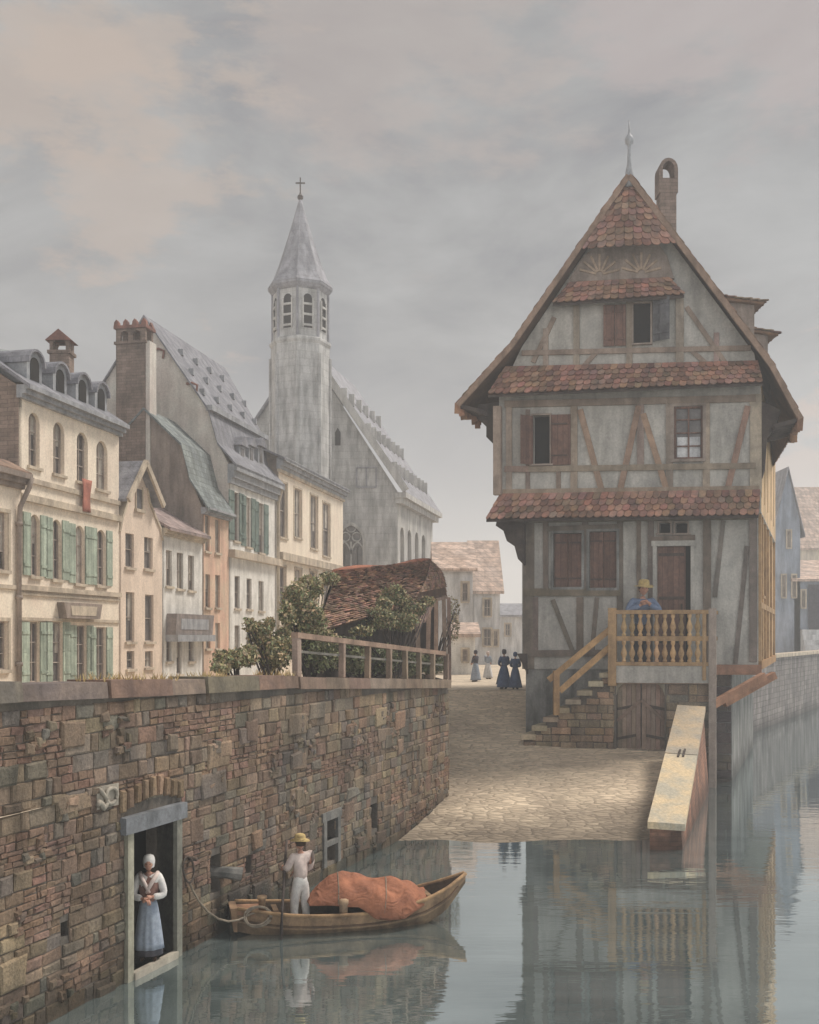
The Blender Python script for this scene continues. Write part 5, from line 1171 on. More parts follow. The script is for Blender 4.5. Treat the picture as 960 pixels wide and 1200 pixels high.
for k in range(8):
    t = -PI/2+k*PI/4+PI/4*.0; n_ = Vector((math.cos(t+PI/8*0), math.sin(t), 0)); 
    ang = -PI/2+PI/8+k*PI/4; n_ = (math.cos(ang), math.sin(ang)); e_ = (-n_[1], n_[0]); ap_ = 1.88*math.cos(PI/8)
    Ft = Fr((tx+n_[0]*ap_, 70+n_[1]*ap_), e_, n_)
    z0_, z1_ = zz(392), zz(358); w = .29
    mb = MB(); mb.prism(Ft, [(-w, z0_), (w, z0_), (w, z1_)]+[(w*math.cos(t), z1_+w*math.sin(t)) for t in [i*PI/6 for i in range(1, 6)]]+[(-w, z1_)], .003, .02); bw = mb.build('belfry_window', M('dark_void'), TW)
    mb = MB()
    for z_ in (z0_+.1, z0_+.8, z0_+1.5): mb.fbox(Ft, -w, w, .021, .12, z_, z_+.14)
    mb.fbox(Ft, -w-.1, -w-.002, .0, .1, z0_, z1_); mb.fbox(Ft, w+.002, w+.1, .0, .1, z0_, z1_); mb.build('louvre', M('church_pale'), bw)
    a_ = ang+PI/8; c = Vector((tx+1.9*math.cos(a_), 70+1.9*math.sin(a_), 0)); mb = MB(); mb.tube([c+Vector((0, 0, zz(402))), c+Vector((0, 0, zz(346)))], .1, 6); mb.build('corner_shaft', M('church_slate'), TW)
    mb = MB(); c2 = Vector((tx+2.03*math.cos(a_), 70+2.03*math.sin(a_), 0)); mb.tube([c2+Vector((0, 0, STZ)), c2+Vector((0, 0, zz(421)))], .13, 6); mb.build('corner_shaft', M('church_stone'), TW)
mb = MB(); mb.lathe((tx, 70, zz(235)), [(.08, 0), (.2, .15), (.2, .3), (.07, .45), (.04, .6)], 8); mb.tube([(tx, 70, zz(230)), (tx, 70, zz(208))], .045, 6); mb.bar((tx-.32, 70, zz(214.5)), (tx+.32, 70, zz(214.5)), .08); mb.build('cross', M('iron'), TW)

# ================================================================== FAR HOUSES
def far_house(name, label, x0, x1, y0, y1, z0, zt, wall, roof, rise=3.0, axis='x', wins=(), group=None, over=.3, z_ridge_shift=0):
    r_ = thing(name, label, 'house', ((x0+x1)/2, y0, z0), group)
    mb = MB(); mb.box(x0, x1, y0, y1, z0, zt)
    Fx = Fr((x0, y0), (1, 0), (0, -1)); cy = (y0+y1)/2; cx_ = (x0+x1)/2
    if axis == 'y': mb.prism(Fx, [(0, zt), (x1-x0, zt), ((x1-x0)/2, zt+rise)], -(y1-y0)+.05, -.001)
    mb.build('wall', M(wall), r_)
    mb = MB(); up = Vector((0, 0, .2))
    if axis == 'y':
        for sx in (0, 1):
            ex = x0-over if sx == 0 else x1+over; sl = rise/((x1-x0)/2); A, B, C, D = Vector((ex, y0-over, zt-sl*over)), Vector((cx_, y0-over, zt+rise)), Vector((cx_, y1, zt+rise)), Vector((ex, y1, zt-sl*over)); mb.hexa([A, B, C, D, A+up, B+up, C+up, D+up])
    else:
        for sy in (0, 1):
            ey = y0-over if sy == 0 else y1+over; sl = rise/((y1-y0)/2); A, B, C, D = Vector((x0-over, ey, zt-sl*over)), Vector((x1+over, ey, zt-sl*over)), Vector((x1+over, cy, zt+rise)), Vector((x0-over, cy, zt+rise)); mb.hexa([A, B, C, D, A+up, B+up, C+up, D+up])
        Fy = Fr((x0, y0), (0, 1), (-1, 0))
        mb.build('roof', M(roof), r_); mb = MB(); mb.prism(Fy, [(0, zt), (y1-y0, zt), ((y1-y0)/2, zt+rise)], -(x1-x0), 0); mb.build('gable', M(wall), r_); mb = None
    if mb: mb.build('roof', M(roof), r_)
    for (cu, w, zb, h) in wins:
        a0_ = cu-w/2; window(Fx, r_, a0_, a0_+w, zb, zb+h, d=.16, rec=.12, nx=2, nz=2, fw=.08, surround='trim_stone')
    return r_
def far_px(name, label, u0, u1, vt, Y, dep, wall, roof, rise_px, axis, wins=(), group=None, over=.3):
    a, b = P(u0, vt, Y), P(u1, vt, Y); s = Y/FPX
    return far_house(name, label, a.x, b.x, Y, Y+dep, STZ, a.z, wall, roof, rise_px*s, axis, [((cu-u0)*s, w*s, HE-(vb-HV)*s, h*s) for cu, w, vb, h in wins], group, over)
GF = 'hazy houses closing the street'
mat('far_tile', (.62, .46, .37), (.54, .43, .37), sc=.5, bump=.4, pattern='brick', psize=(.5, .4))
far_px('far_house', 'pale house with an orange hipped roof at the end of the street', 556, 586, 692, 78, 9, 'far_wall', 'far_tile', 62, 'x', [(571, 8, 722, 20), (571, 9, 757, 20), (581, 5, 757, 18)], GF)
far_px('far_house', 'broad pale house with a long low tiled roof beside the shed', 512, 554, 667, 66, 7, 'far_wall', 'far_tile', 34, 'x', [(532, 7, 745, 22), (545, 7, 705, 22)], GF)
far_px('far_house', 'tiny low house in the haze close to the timbered house', 588, 640, 722, 98, 8, 'far_wall', 'church_slate', 14, 'x', [(595, 6, 745, 14)], GF)
far_px('far_house', 'small white cottage low behind the shed at the end of the street', 527, 557, 745, 58, 4, 'white_plaster', 'far_tile', 12, 'x', [(545, 6, 775, 14)], GF)
# right bank
BK = Fr((15.5, 49), (.5011, .8654), (.8654, -.5011))
bw_ = thing('bank_wall', 'low hazy quay wall on the far side of the canal at the right', 'wall', (15.5, 49, 0))
mat('bank_stone', (.27, .24, .225), (.19, .175, .17), sc=.5, bump=.5, pattern='brick', psize=(.7, .3), streak=.35, wet=True)
mb = MB(); mb.fbox(BK, -6, 95, -.6, 0, -1, 3.75); mb.build('wall', M('bank_stone'), bw_)
mb = MB(); mb.fbox(BK, -6, 95, -.7, .12, 3.752, 3.95); mb.build('coping', M('trim_stone'), bw_)
GR = 'houses across the canal at the right'
far_px('far_house', 'blue grey gabled house across the canal with pale barge boards', 908, 938, 612, 84, 12, 'far_blue_wall', 'church_slate', 62, 'y', [(924, 4, 642, 20), (918, 4, 700, 26), (930, 4, 700, 26)], GR)
hr_ = far_px('far_house', 'low blue house at the right edge with a doorway above garden steps', 931, 985, 680, 84, 10, 'far_blue_wall', 'far_tile', 26, 'x', [(941, 4, 712, 20), (975, 8, 712, 18)], GR)
Fq = Fr((P(945, 0, 83.8).x, 83.8), (1, 0), (0, -1)); mb = MB(); mb.fbox(Fq, .2, 1.6, 0, .05, 5.5, 9.2); mb.build('doorway', M('skirt_dark'), hr_)
mb = MB()
for i in range(6): mb.fbox(Fq, -.5-.1*i, 2.4+.1*i, .05+.45*i, .5+.45*i, STZ, 5.5-.42*i)
mb.build('steps', M('far_wall'), hr_)
far_px('far_house', 'peach roofed house rising behind the blue ones at the right edge', 925, 1010, 640, 110, 10, 'far_cream', 'far_tile', 75, 'x', [(970, 6, 670, 20)], GR)
# ================================================================== FENCE, SHED AND GARDEN ON THE WALL
FN = thing('wall_fence', 'old brown timber fence standing on the far end of the quay wall', 'fence', tuple(FW.p(FW.a(345), -.1, wall_top(FW.a(345)))))
def fence_top(a): return wall_top(a)+.80-.10*(a-FW.a(345))/8
a0_, a1_ = FW.a(346), AC-.05
for i in range(8):     # planks closing the wall top under the fence
    x0 = a0_+(a1_-a0_)*i/8; x1 = a0_+(a1_-a0_)*(i+1)/8; mb = MB(); z0_, z1_ = wall_top(x0), wall_top(x1)
    mb.hexa([FW.p(x0, .13, z0_-.26), FW.p(x1-.01, .13, z1_-.26), FW.p(x1-.01, -.65, z1_-.26), FW.p(x0, -.65, z0_-.26), FW.p(x0, .11, z0_-.02), FW.p(x1-.01, .12, z1_-.03), FW.p(x1-.01, -.65, z1_-.03), FW.p(x0, -.65, z0_-.03)], vary((.8, .72, .66), .15)); mb.build('edge_plank', M('timber'), FN)
for k, u in enumerate((348, 401, 431, 456, 475, 491, 507, 523)):
    a = FW.a(u, -.1); w = .11 if k else .17; mb = MB(); j = R.uniform(-.03, .03)
    d_ = -.16
    mb.hexa([FW.p(a-w/2, d_+.12, wall_top(a)-.02), FW.p(a+w/2, d_+.12, wall_top(a)-.02), FW.p(a+w/2, d_, wall_top(a)-.02), FW.p(a-w/2, d_, wall_top(a)-.02), FW.p(a-w/2+j, d_+.12, fence_top(a)), FW.p(a+w/2+j, d_+.12, fence_top(a)), FW.p(a+w/2+j, d_, fence_top(a)), FW.p(a-w/2+j, d_, fence_top(a))], vary((.95, .88, .78), .14))
    mb.build('post', M('timber'), FN)
a = FW.a(348, -.1)
mb = MB(); mb.bar(FW.p(a-.1, -.10, fence_top(a)+.0), FW.p(AC, -.12, fence_top(AC)+.02), .15, .11, (1.1, .92, .8)); mb.build('top_rail', M('timber'), FN)
mb = MB(); mb.bar(FW.p(a+.1, -.17, fence_top(a)-.32), FW.p(AC, -.17, fence_top(AC)-.30), .06, .05, (.8, .9, .9)); mb.build('thin_rail', M('timber'), FN)
mb = MB(); mb.bar(F2.p(0, -.1, fence_top(AC)), F2.p(3, -.1, fence_top(AC)-.1), .12, .10, (1.2, 1.1, 1)); mb.build('top_rail', M('timber'), FN)

SHD = thing('garden_shed', 'open timber garden shed with a sagging mossy red brown tile roof', 'shed', tuple(FW.p(FW.a(470, -2), -2, 3.7)))
def wq(u, v, d): a, z = FW.az(u, v, d); return FW.p(a, d, z)
R0, R1 = wq(392, 671, -2.3), wq(503, 658, -2.3); E0, E1 = wq(368, 741, -.95), wq(484, 708, -.95)
Bk0, Bk1 = R0+(R0-E0)*.6, R1+(R1-E1)*.75; Bk0.z, Bk1.z = E0.z+.8, E1.z+.8
HE1 = wq(522, 698, -2.2); HE1b = wq(526, 700, -3.0)
mat('shed_tile', (.32, .19, .135), (.19, .125, .095), sc=1.5, bump=.5, vc=True, streak=.2)
mb = MB()
def curve_patch(A, B, C, D, sag=.16, n=5):    # top edge A-B, bottom D-C, bulging outwards like old thatch tiles
    nv = (B-A).cross(D-A).normalized(); nv = nv if nv.z > 0 else -nv
    for i in range(n):
        t0, t1 = i/n, (i+1)/n; f = lambda t: nv*(sag*math.sin(PI*t))
        yield A.lerp(D, t0)+f(t0), B.lerp(C, t0)+f(t0), B.lerp(C, t1)+f(t1), A.lerp(D, t1)+f(t1)
for q_ in curve_patch(R0, R1, E1, E0): tiles(mb, *q_, .24, .15, round_=False, dv=.45, lift=.055, thick=.03, skip=.05); mb.add([p-Vector((0, 0, .03)) for p in q_], [(0, 1, 2, 3)], (.5, .5, .5))
for q_ in curve_patch(R1, R0, Bk0, Bk1): mb.add(list(q_), [(0, 1, 2, 3)], (.8, .8, .8))
for q_ in curve_patch(R1, R1+Vector((.02, .05, 0)), HE1, E1, .22, 5): tiles(mb, *q_, .28, .17, round_=False, dv=.35, lift=.035); mb.add([p-Vector((0, 0, .03)) for p in q_], [(0, 1, 2, 3)], (.5, .5, .5))
for q_ in curve_patch(R1, R1+Vector((.02, .05, 0)), Bk1, HE1, .15, 4): tiles(mb, *q_, .28, .17, round_=False, dv=.35, lift=.035)
mb.build('roof', M('shed_tile'), SHD)
mb = MB(); mb.tube([R0+(R1-R0)*t+Vector((0, 0, .05*math.sin(t*9))) for t in [i/10 for i in range(11)]], .09, 7, (1.2, .8, .7)); mb.build('ridge', M('shed_tile'), SHD, smooth=True)
mb = MB()
fl = 3.7
def down(p, z=fl): return Vector((p.x, p.y, z))
mb.add([down(E0)+Vector((-.1, .5, 0)), down(E1)+Vector((-.5, -.2, 0)), E1+Vector((-.5, -.2, -.1)), E0+Vector((-.1, .5, -.1))], [(0, 1, 2, 3)])
mb.add([down(Bk0), down(Bk1), Bk1, Bk0], [(0, 1, 2, 3)]); mb.add([down(E0)+Vector((-.1, .5, 0)), down(Bk0), Bk0, R0, E0+Vector((-.1, .5, -.1))], [(0, 1, 2, 3, 4)])
mb.build('board_wall', M('dark_timber'), SHD)
for p, q_ in ((wq(489, 709, -1.0), wq(491, 795, -1.0)), (wq(503, 700, -1.3), wq(501, 795, -1.3)), (wq(520, 698, -2.0), wq(522, 800, -2.0)), (wq(511, 704, -1.7), wq(511, 765, -1.7)), (wq(526, 700, -2.6), wq(527, 800, -2.6))):
    mb = MB(); mb.bar(p, q_, .13, .13, vary((1.3, 1.1, 1), .15)); mb.build('post', M('timber'), SHD)
for p, q_ in ((wq(502, 712, -1.25), wq(488, 738, -1.0)), (wq(486, 766, -1.0), wq(524, 768, -2.2)), (wq(508, 706, -1.5), wq(496, 728, -1.1)), (wq(484, 709, -1.0), wq(523, 700, -2.2))):
    mb = MB(); mb.bar(p, q_, .10, .10, vary((1.2, 1.05, 1), .15)); mb.build('brace', M('timber'), SHD)

def bush(name, label, blobs, n, mats=('leaf',), size=(.028, .062), group=None, base=None, cat='bush', light=(1.0, 1.0, 1.0)):
    """blobs: (centre, rx, ry, rz)"""
    c0 = Vector(base if base else (blobs[0][0].x, blobs[0][0].y, blobs[0][0].z-blobs[0][3]))
    r_ = thing(name, label, cat, tuple(c0), group)
    tot = sum(b[1]*b[3] for b in blobs)
    for mi, mn in enumerate(mats):
        mb = MB()
        for c, rx, ry, rz in blobs:
            m_ = int(n*b_share(mn, mats)*rx*rz/tot)
            for _ in range(m_):
                while True:
                    p = Vector((R.uniform(-1, 1), R.uniform(-1, 1), R.uniform(-1, 1)))
                    if p.length < 1: break
                k = p.length; p = p.normalized()*(k**.7)*(1 if R.random() < .8 else R.uniform(1, 1.35))
                lump = noise.noise(Vector((p.x*rx*3.2, p.y*ry*3.2, p.z*rz*3.2))+c)
                if lump < -.12 and R.random() < .85: continue
                p = Vector((p.x*rx, p.y*ry, p.z*rz))*(1+.25*lump)+c
                s = R.uniform(*size); n_ = Vector((R.uniform(-1, 1), R.uniform(-1, .6), R.uniform(-.2, 1))).normalized(); x = n_.orthogonal().normalized(); x.rotate(Matrix.Rotation(R.uniform(0, 6.28), 3, n_)); y = n_.cross(x)
                bend = n_*s*.3
                sun_tip = 1+.35*max(0, p.z-c.z)/rz*0
                col = vary((1, 1, 1), .45, .12)
                mb.add([p-x*s, p-y*s*.5+bend*.4, p+x*s, p+y*s*.5+bend*.4], [(0, 1, 2, 3)], col)
        mb.build('foliage', M(mn), r_, recalc=False)
    mb = MB()
    for c, rx, ry, rz in blobs:
        for _ in range(4):
            q_ = c+Vector((R.uniform(-.7, .7)*rx, R.uniform(-.6, .6)*ry, R.uniform(-.2, .8)*rz)); s = c0.lerp(c, .1)+Vector((R.uniform(-.1, .1), R.uniform(-.1, .1), 0)); md = s.lerp(q_, .5)+Vector((R.uniform(-.1, .1), 0, .05))
            mb.tube([s, md, q_], [.025, .018, .008], 5)
    mb.build('stem', M('dark_timber'), r_)
    return r_
def b_share(mn, mats): return 1.0 if len(mats) == 1 else (.55 if mn == mats[0] else .45)
def blob(u, v, rw, rh, d, depth=.5):
    p = wq(u, v, d); s = p.y/FPX; return (p, rw*s, depth, rh*s)
def onwall(u, d): a = FW.a(u, d); return tuple(FW.p(a, d, wall_top(a)-.24))
bush('leafy_bush', 'small straggling yellow green bush leaning on the coping at the left', [blob(270, 772, 16, 11, -1.0), blob(288, 768, 12, 12, -1.1), blob(260, 782, 10, 6, -.9)], 3600, ('leaf', 'leaf_warm'), base=onwall(276, -1))
bush('leafy_bush', 'ragged autumn tinted bush between the small bush and the fence', [blob(304, 745, 14, 15, -1.3, .4), blob(318, 766, 19, 18, -1.1, .4), blob(334, 758, 13, 22, -1.1, .4), blob(292, 733, 8, 8, -1.3, .3), blob(316, 732, 6, 8, -1.2, .3)], 7800, ('leaf_warm', 'leaf'), base=onwall(316, -1))
bush('climbing_shrub', 'dense green shrub swelling over the left end of the shed roof', [blob(346, 702, 15, 18, -1.2, .4), blob(362, 688, 15, 13, -1.5, .4), blob(356, 728, 24, 22, -1.0, .4), blob(384, 678, 13, 7, -1.7, .3), blob(338, 722, 10, 14, -1.1, .3), blob(378, 748, 18, 10, -.8, .3)], 14000, ('leaf', 'leaf_warm'), base=onwall(362, -1))
bush('climbing_shrub', 'pale green creeper hanging over the front of the shed roof', [blob(462, 697, 14, 11, -.75, .2), blob(478, 713, 20, 13, -.7, .2), blob(444, 724, 22, 12, -.7, .2), blob(424, 740, 14, 6, -.65, .2), blob(466, 730, 24, 11, -.65, .2), blob(500, 705, 9, 6, -.9, .2), blob(450, 708, 10, 8, -.75, .2)], 9500, ('leaf', 'leaf_warm'), base=onwall(460, -.8))
bush('leafy_bush', 'thin upright bush showing behind the right end of the shed', [blob(532, 712, 7, 12, -3.2, .4), blob(531, 737, 8, 16, -3.2, .4)], 900, ('leaf', 'leaf_warm'), base=tuple(F2.p(1.5, -.3, 3.6)))
bush('dark_hedge', 'low dark undergrowth filling the space behind the fence', [blob(372, 768, 24, 20, -.8, .4), blob(410, 768, 24, 20, -.8, .4), blob(445, 772, 22, 17, -.8, .4), blob(478, 776, 22, 15, -.8, .4), blob(508, 778, 16, 12, -1.0, .4)], 9000, ('leaf',), base=onwall(420, -.9), cat='hedge')
# grass tufts and weeds on coping and ramp: stuff nobody could count
mb = MB()
for _ in range(260):
    a = R.uniform(FW.a(120), FW.a(345)); 
    if noise.noise(Vector((a*1.3, 0, 0))) < .05: continue
    p = FW.p(a, R.uniform(-.55, .08), wall_top(a)+R.uniform(-.03, .0))
    for k in range(4):
        q_ = p+Vector((R.uniform(-.07, .07), R.uniform(-.07, .07), R.uniform(.04, .16))); x = Vector((R.uniform(-1, 1), R.uniform(-1, 1), 0)).normalized()*.012; mb.add([p-x, p+x, q_], [(0, 1, 2)], vary((1.3, 1.2, 1), .3))
o = mb.build('weeds', M('leaf_warm'), recalc=False); o['kind'] = 'stuff'

# ================================================================== MOORING RING, ROPE, BOAT
pr = wq(223, 1010, .12)
mr = MB(); mr.tube([FW.p(FW.az(221+6*math.cos(t), 1019+15*math.sin(t), .12)[0], .12+.03*math.sin(t), FW.az(221, 1019+15*math.sin(t), .12)[1]) for t in [i*PI/9 for i in range(18)]], .018, 7, closed=True)
mr.tube([FW.p(FW.a(221), -.05, FW.z(221, 1006)), FW.p(FW.a(221), .15, FW.z(221, 1006))], .035, 7)
tag(mr.build('mooring_ring', M('iron'), smooth=True, loc=FW.p(FW.a(221), 0, FW.z(221, 1020))), 'iron mooring ring fixed to the quay wall right of the doorway', 'ring')
SBt, BBt = Vector((-2.92, 17.25, 0)), Vector((.99, 18.25, 0)); LB = (BBt-SBt).length; eb = (BBt-SBt).normalized(); FBt = Fr(SBt, (eb.x, eb.y), (eb.y, -eb.x))
BT = thing('rowing_boat', 'long brown wooden punt with raised bow moored beside the quay wall', 'boat', tuple(FBt.p(LB/2, 0, 0)))
def bt_w(t): return [.24, .36, .46, .51, .54, .55, .54, .50, .42, .26, .03][0] if t <= 0 else _li(t, [.24, .36, .46, .51, .54, .55, .54, .50, .42, .26, .03])
def _li(t, L_): x = max(0, min(.9999, t))*(len(L_)-1); i = int(x); return L_[i]+(L_[i+1]-L_[i])*(x-i)
def bt_g(t): return _li(t, [.46, .40, .35, .32, .31, .31, .33, .38, .46, .58, .76])
def bt_b(t): return _li(t, [.06, -.04, -.08, -.1, -.1, -.1, -.1, -.08, -.02, .16, .60])
NS_ = 34
mb = MB(); secs = []
for i in range(NS_+1):
    t = i/NS_; w, g, b = bt_w(t), bt_g(t), bt_b(t); a = LB*t; th_ = .035
    wi = max(.004, w-th_); wb = w*.62
    secs.append([FBt.p(a, w, g), FBt.p(a, w*.9, b+(g-b)*.42), FBt.p(a, wb, b), FBt.p(a, -wb, b), FBt.p(a, -w*.9, b+(g-b)*.42), FBt.p(a, -w, g),
                 FBt.p(a, -wi, g), FBt.p(a, -wi*.88, b+(g-b)*.45), FBt.p(a, -wb*.92, b+.04), FBt.p(a, wb*.92, b+.04), FBt.p(a, wi*.88, b+(g-b)*.45), FBt.p(a, wi, g)])
n_ = 12; b0 = len(mb.v)
for s_ in secs: mb.v += s_
for i in range(NS_):
    for k in range(n_):
        l = (k+1) % n_; mb.f.append([b0+i*n_+k, b0+i*n_+l, b0+(i+1)*n_+l, b0+(i+1)*n_+k]); mb.m.append(0)
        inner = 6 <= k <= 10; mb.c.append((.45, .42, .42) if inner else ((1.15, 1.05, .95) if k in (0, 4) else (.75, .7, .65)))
for i in (0, NS_):
    f = [b0+i*n_+k for k in range(n_)]; mb.f.append(f if i else f[::-1]); mb.c.append((.9, .85, .8)); mb.m.append(0)
mb.build('hull', M('boat_wood'), BT)
for sg in (1, -1):
    mb = MB(); mb.tube([FBt.p(LB*t, sg*(bt_w(t)+.012), bt_g(t)+.01) for t in [i/24 for i in range(25)]], .032, 6, (1.5, 1.3, 1.05)); mb.build('gunwale', M('boat_wood'), BT, smooth=True)
mb = MB(); mb.tube([FBt.p(LB*t, bt_w(t)*.93+.012, bt_b(t)+(bt_g(t)-bt_b(t))*.55) for t in [i/24 for i in range(24)]], .018, 6, (.5, .45, .45)); mb.build('rubbing_strake', M('boat_wood'), BT, smooth=True)
mb = MB(); w = bt_w(0); mb.hexa([FBt.p(-.06, -w, .08), FBt.p(-.06, w, .08), FBt.p(0, w, .07), FBt.p(0, -w, .07), FBt.p(-.12, -w-.02, .47), FBt.p(-.12, w+.02, .47), FBt.p(0, w, .47), FBt.p(0, -w, .47)], (1.1, .95, .85)); mb.build('transom', M('boat_wood'), BT)
mb = MB(); mb.hexa([FBt.p(.0, -.26, .36), FBt.p(.0, .26, .36), FBt.p(.5, .36, .31), FBt.p(.5, -.36, .31), FBt.p(.0, -.24, .42), FBt.p(.0, .24, .42), FBt.p(.5, .34, .37), FBt.p(.5, -.34, .37)], (1.2, .9, .8)); mb.build('stern_deck', M('boat_wood'), BT)
mb = MB()
for a in (.62, 2.95, 3.3):
    mb = MB()
    t = a/LB; w = bt_w(t)-.05; mb.fbox(FBt, a, a+.09, -w, w, bt_g(t)-.08, bt_g(t)-.035, (.9, .8, .7)); mb.build('thwart', M('boat_wood'), BT)
a = FBt.a(403, .5); mb = MB(); mb.lathe(FBt.p(a, .48, bt_g(a/LB)-.05), [(.075, 0), (.075, .22), (.09, .24), (.085, .30), (.04, .32)], 10, (1.6, 1.5, 1.4)); mb.build('bollard', M('boat_wood'), BT, smooth=True)
a = FBt.a(307, .1); mb = MB(); mb.lathe(FBt.p(a, .12, .38), [(.06, 0), (.06, .18), (.085, .19), (.085, .24)], 10, (1.4, 1.3, 1.2)); mb.build('bollard', M('boat_wood'), BT, smooth=True)
# rope
pts = [(222, 1034), (226, 1044), (233, 1056), (243, 1068), (256, 1077), (268, 1080), (280, 1078), (290, 1073), (298, 1068)]
mb = MB(); n_ = len(pts); path = []
w0 = wq(*pts[0], .14); e_p = FBt.p(FBt.a(303, .25), .3, .42)
for i, (u, v) in enumerate(pts):
    t = i/(n_-1); Y = w0.y+(e_p.y-w0.y)*t; path.append(P(u, v, Y))
path[-1] = e_p
mb.tube(path, .018, 7)
tag(mb.build('mooring_rope', M('rope'), smooth=True, loc=w0), 'slack mooring rope sagging from the wall ring to the boat stern', 'rope')
mb = MB(); cc = FBt.p(FBt.a(303, .33), .33, .36); pth = []
for i in range(64):
    t = i/64*PI*6; r_ = .21+.02*math.sin(t*1.3); pth.append(cc+Vector((eb.x*r_*math.cos(t), eb.y*r_*math.cos(t)-.08+.05*math.sin(t), -.02+r_*.72*math.sin(t)+.004*i/8)))
mb.tube(pth, .017, 6); tag(mb.build('rope_coil', M('rope'), smooth=True, loc=cc), 'coil of rope looped over the stern of the boat', 'rope coil')
# tarpaulin
tt = MATS['tarp'].node_tree; bsd = [n for n in tt.nodes if n.type == 'BSDF_PRINCIPLED'][0]
g_ = N(tt, 'ShaderNodeNewGeometry'); mp_ = N(tt, 'ShaderNodeMapping'); mp_.inputs['Scale'].default_value = (2.2, 1.2, 3.5); mp_.inputs['Rotation'].default_value = (.3, .5, .6); tt.links.new(g_.outputs['Position'], mp_.inputs[0])
nn_ = N(tt, 'ShaderNodeTexNoise', Scale=2.0, Detail=5.0, Distortion=1.2); nn_.noise_type = 'RIDGED_MULTIFRACTAL'; tt.links.new(mp_.outputs[0], nn_.inputs['Vector'])
bp_0 = [n for n in tt.nodes if n.type == 'BUMP'][0]; bp_1 = N(tt, 'ShaderNodeBump'); bp_1.inputs['Strength'].default_value = .9; bp_1.inputs['Distance'].default_value = .05
tt.links.new(nn_.outputs['Fac'], bp_1.inputs['Height']); tt.links.new(bp_0.outputs[0], bp_1.inputs['Normal']); tt.links.new(bp_1.outputs[0], bsd.inputs['Normal'])
def interp(tab, t):
    for (t0, *v0), (t1, *v1) in zip(tab, tab[1:]):
        if t <= t1:
            k = (t-t0)/(t1-t0); k = k*k*(3-2*k)*.5+k*.5; return [x+(y-x)*k for x, y in zip(v0, v1)]
    return list(tab[-1][1:])
#      t    u    crest_v  near_v  near_d
TB = [(0, 360, 1056, 1062, .30), (.10, 372, 1042, 1062, .40), (.2, 386, 1030, 1062, .46), (.32, 402, 1024, 1061, .50), (.45, 420, 1026, 1064, .54), (.58, 440, 1027, 1076, .62), (.7, 458, 1028, 1079, .64), (.82, 476, 1034, 1076, .60), (.92, 492, 1043, 1066, .50), (1, 502, 1052, 1058, .36)]
mb = MB(); NU, NV = 60, 22
for i in range(NU+1):
    t = i/NU; u, cv, nv_, nd = interp(TB, t)
    a, zc = FBt.az(u, cv, 0.0); an, zn = FBt.az(u+(.5-t)*6, nv_, nd); zf_ = bt_g(min(1, max(0, a/LB)))-.02; wf = bt_w(a/LB)-.06
    for j in range(NV+1):
        s = j/NV
        if s < .45:
            k = s/.45; d = -wf*(1-k); z = zf_+(zc-zf_)*math.sin(k*PI/2)**1.1; aa = a
        else:
            k = (s-.45)/.55; d = nd*math.sin(k*PI/2)**.9; z = zc+(zn-zc)*(k**1.9); aa = a+(an-a)*k
        n3 = noise.noise(Vector((aa*1.3, d*1.6, 4))); f = noise.noise(Vector((aa*2.2+d*2.0, d*2.5-aa*.8, 1.5)))*.07+(.05*(1-2*abs(math.sin((aa*4+d*5+4*n3)*.5)))+.03*math.sin(aa*13-d*7+6*n3))*min(1, 4*s*(1-s))
        f *= min(1, 5*t, 5*(1-t))
        mb.v.append(FBt.p(aa, d+f*.5, z+f*.8))
for i in range(NU):
    for j in range(NV):
        b = i*(NV+1)+j; mb.f.append([b, b+1, b+NV+2, b+NV+1]); mb.c.append((1, 1, 1)); mb.m.append(0)
tp = mb.build('tarpaulin', M('tarp'), smooth=True, loc=FBt.p(2, 0, .3)); sm = tp.modifiers.new('t', 'SOLIDIFY'); sm.thickness = .02
tag(tp, 'rust orange tarpaulin humped over the cargo in the boat', 'tarpaulin')
for k_, (ua, ub) in enumerate(((396, 400), (452, 446))):      # lashing cords over the cloth
    i_ = int(NU*(.28 if k_ == 0 else .66)); vs_ = [tp.matrix_world @ v.co for v in tp.data.vertices][i_*(NV+1):(i_+1)*(NV+1)]
    off_ = Vector(tp['_base']); mb = MB(); mb.tube([v.co+off_+Vector((0, -.01, .02)) for v in list(tp.data.vertices)[i_*(NV+1):(i_+1)*(NV+1)]], .010, 5); c_ = mb.build('lashing_cord', M('rope'), None, loc=off_)
    c_.parent = tp; c_.location = (0, 0, 0)
mb = MB(); mb.tube([P(336, 984, 17.7), P(334, 1013, 17.48), P(331, 1063, 16.93), P(330, 1085, 16.85), Vector((P(328, 1103, 16.76).x, 16.75, -.7))], [.022, .023, .024, .026, .026], 8)
tag(mb.build('punt_pole', M('dark_timber'), smooth=True, loc=P(330, 1060, 16.9)), 'long dark punting pole held upright in the water by the boatman', 'pole')

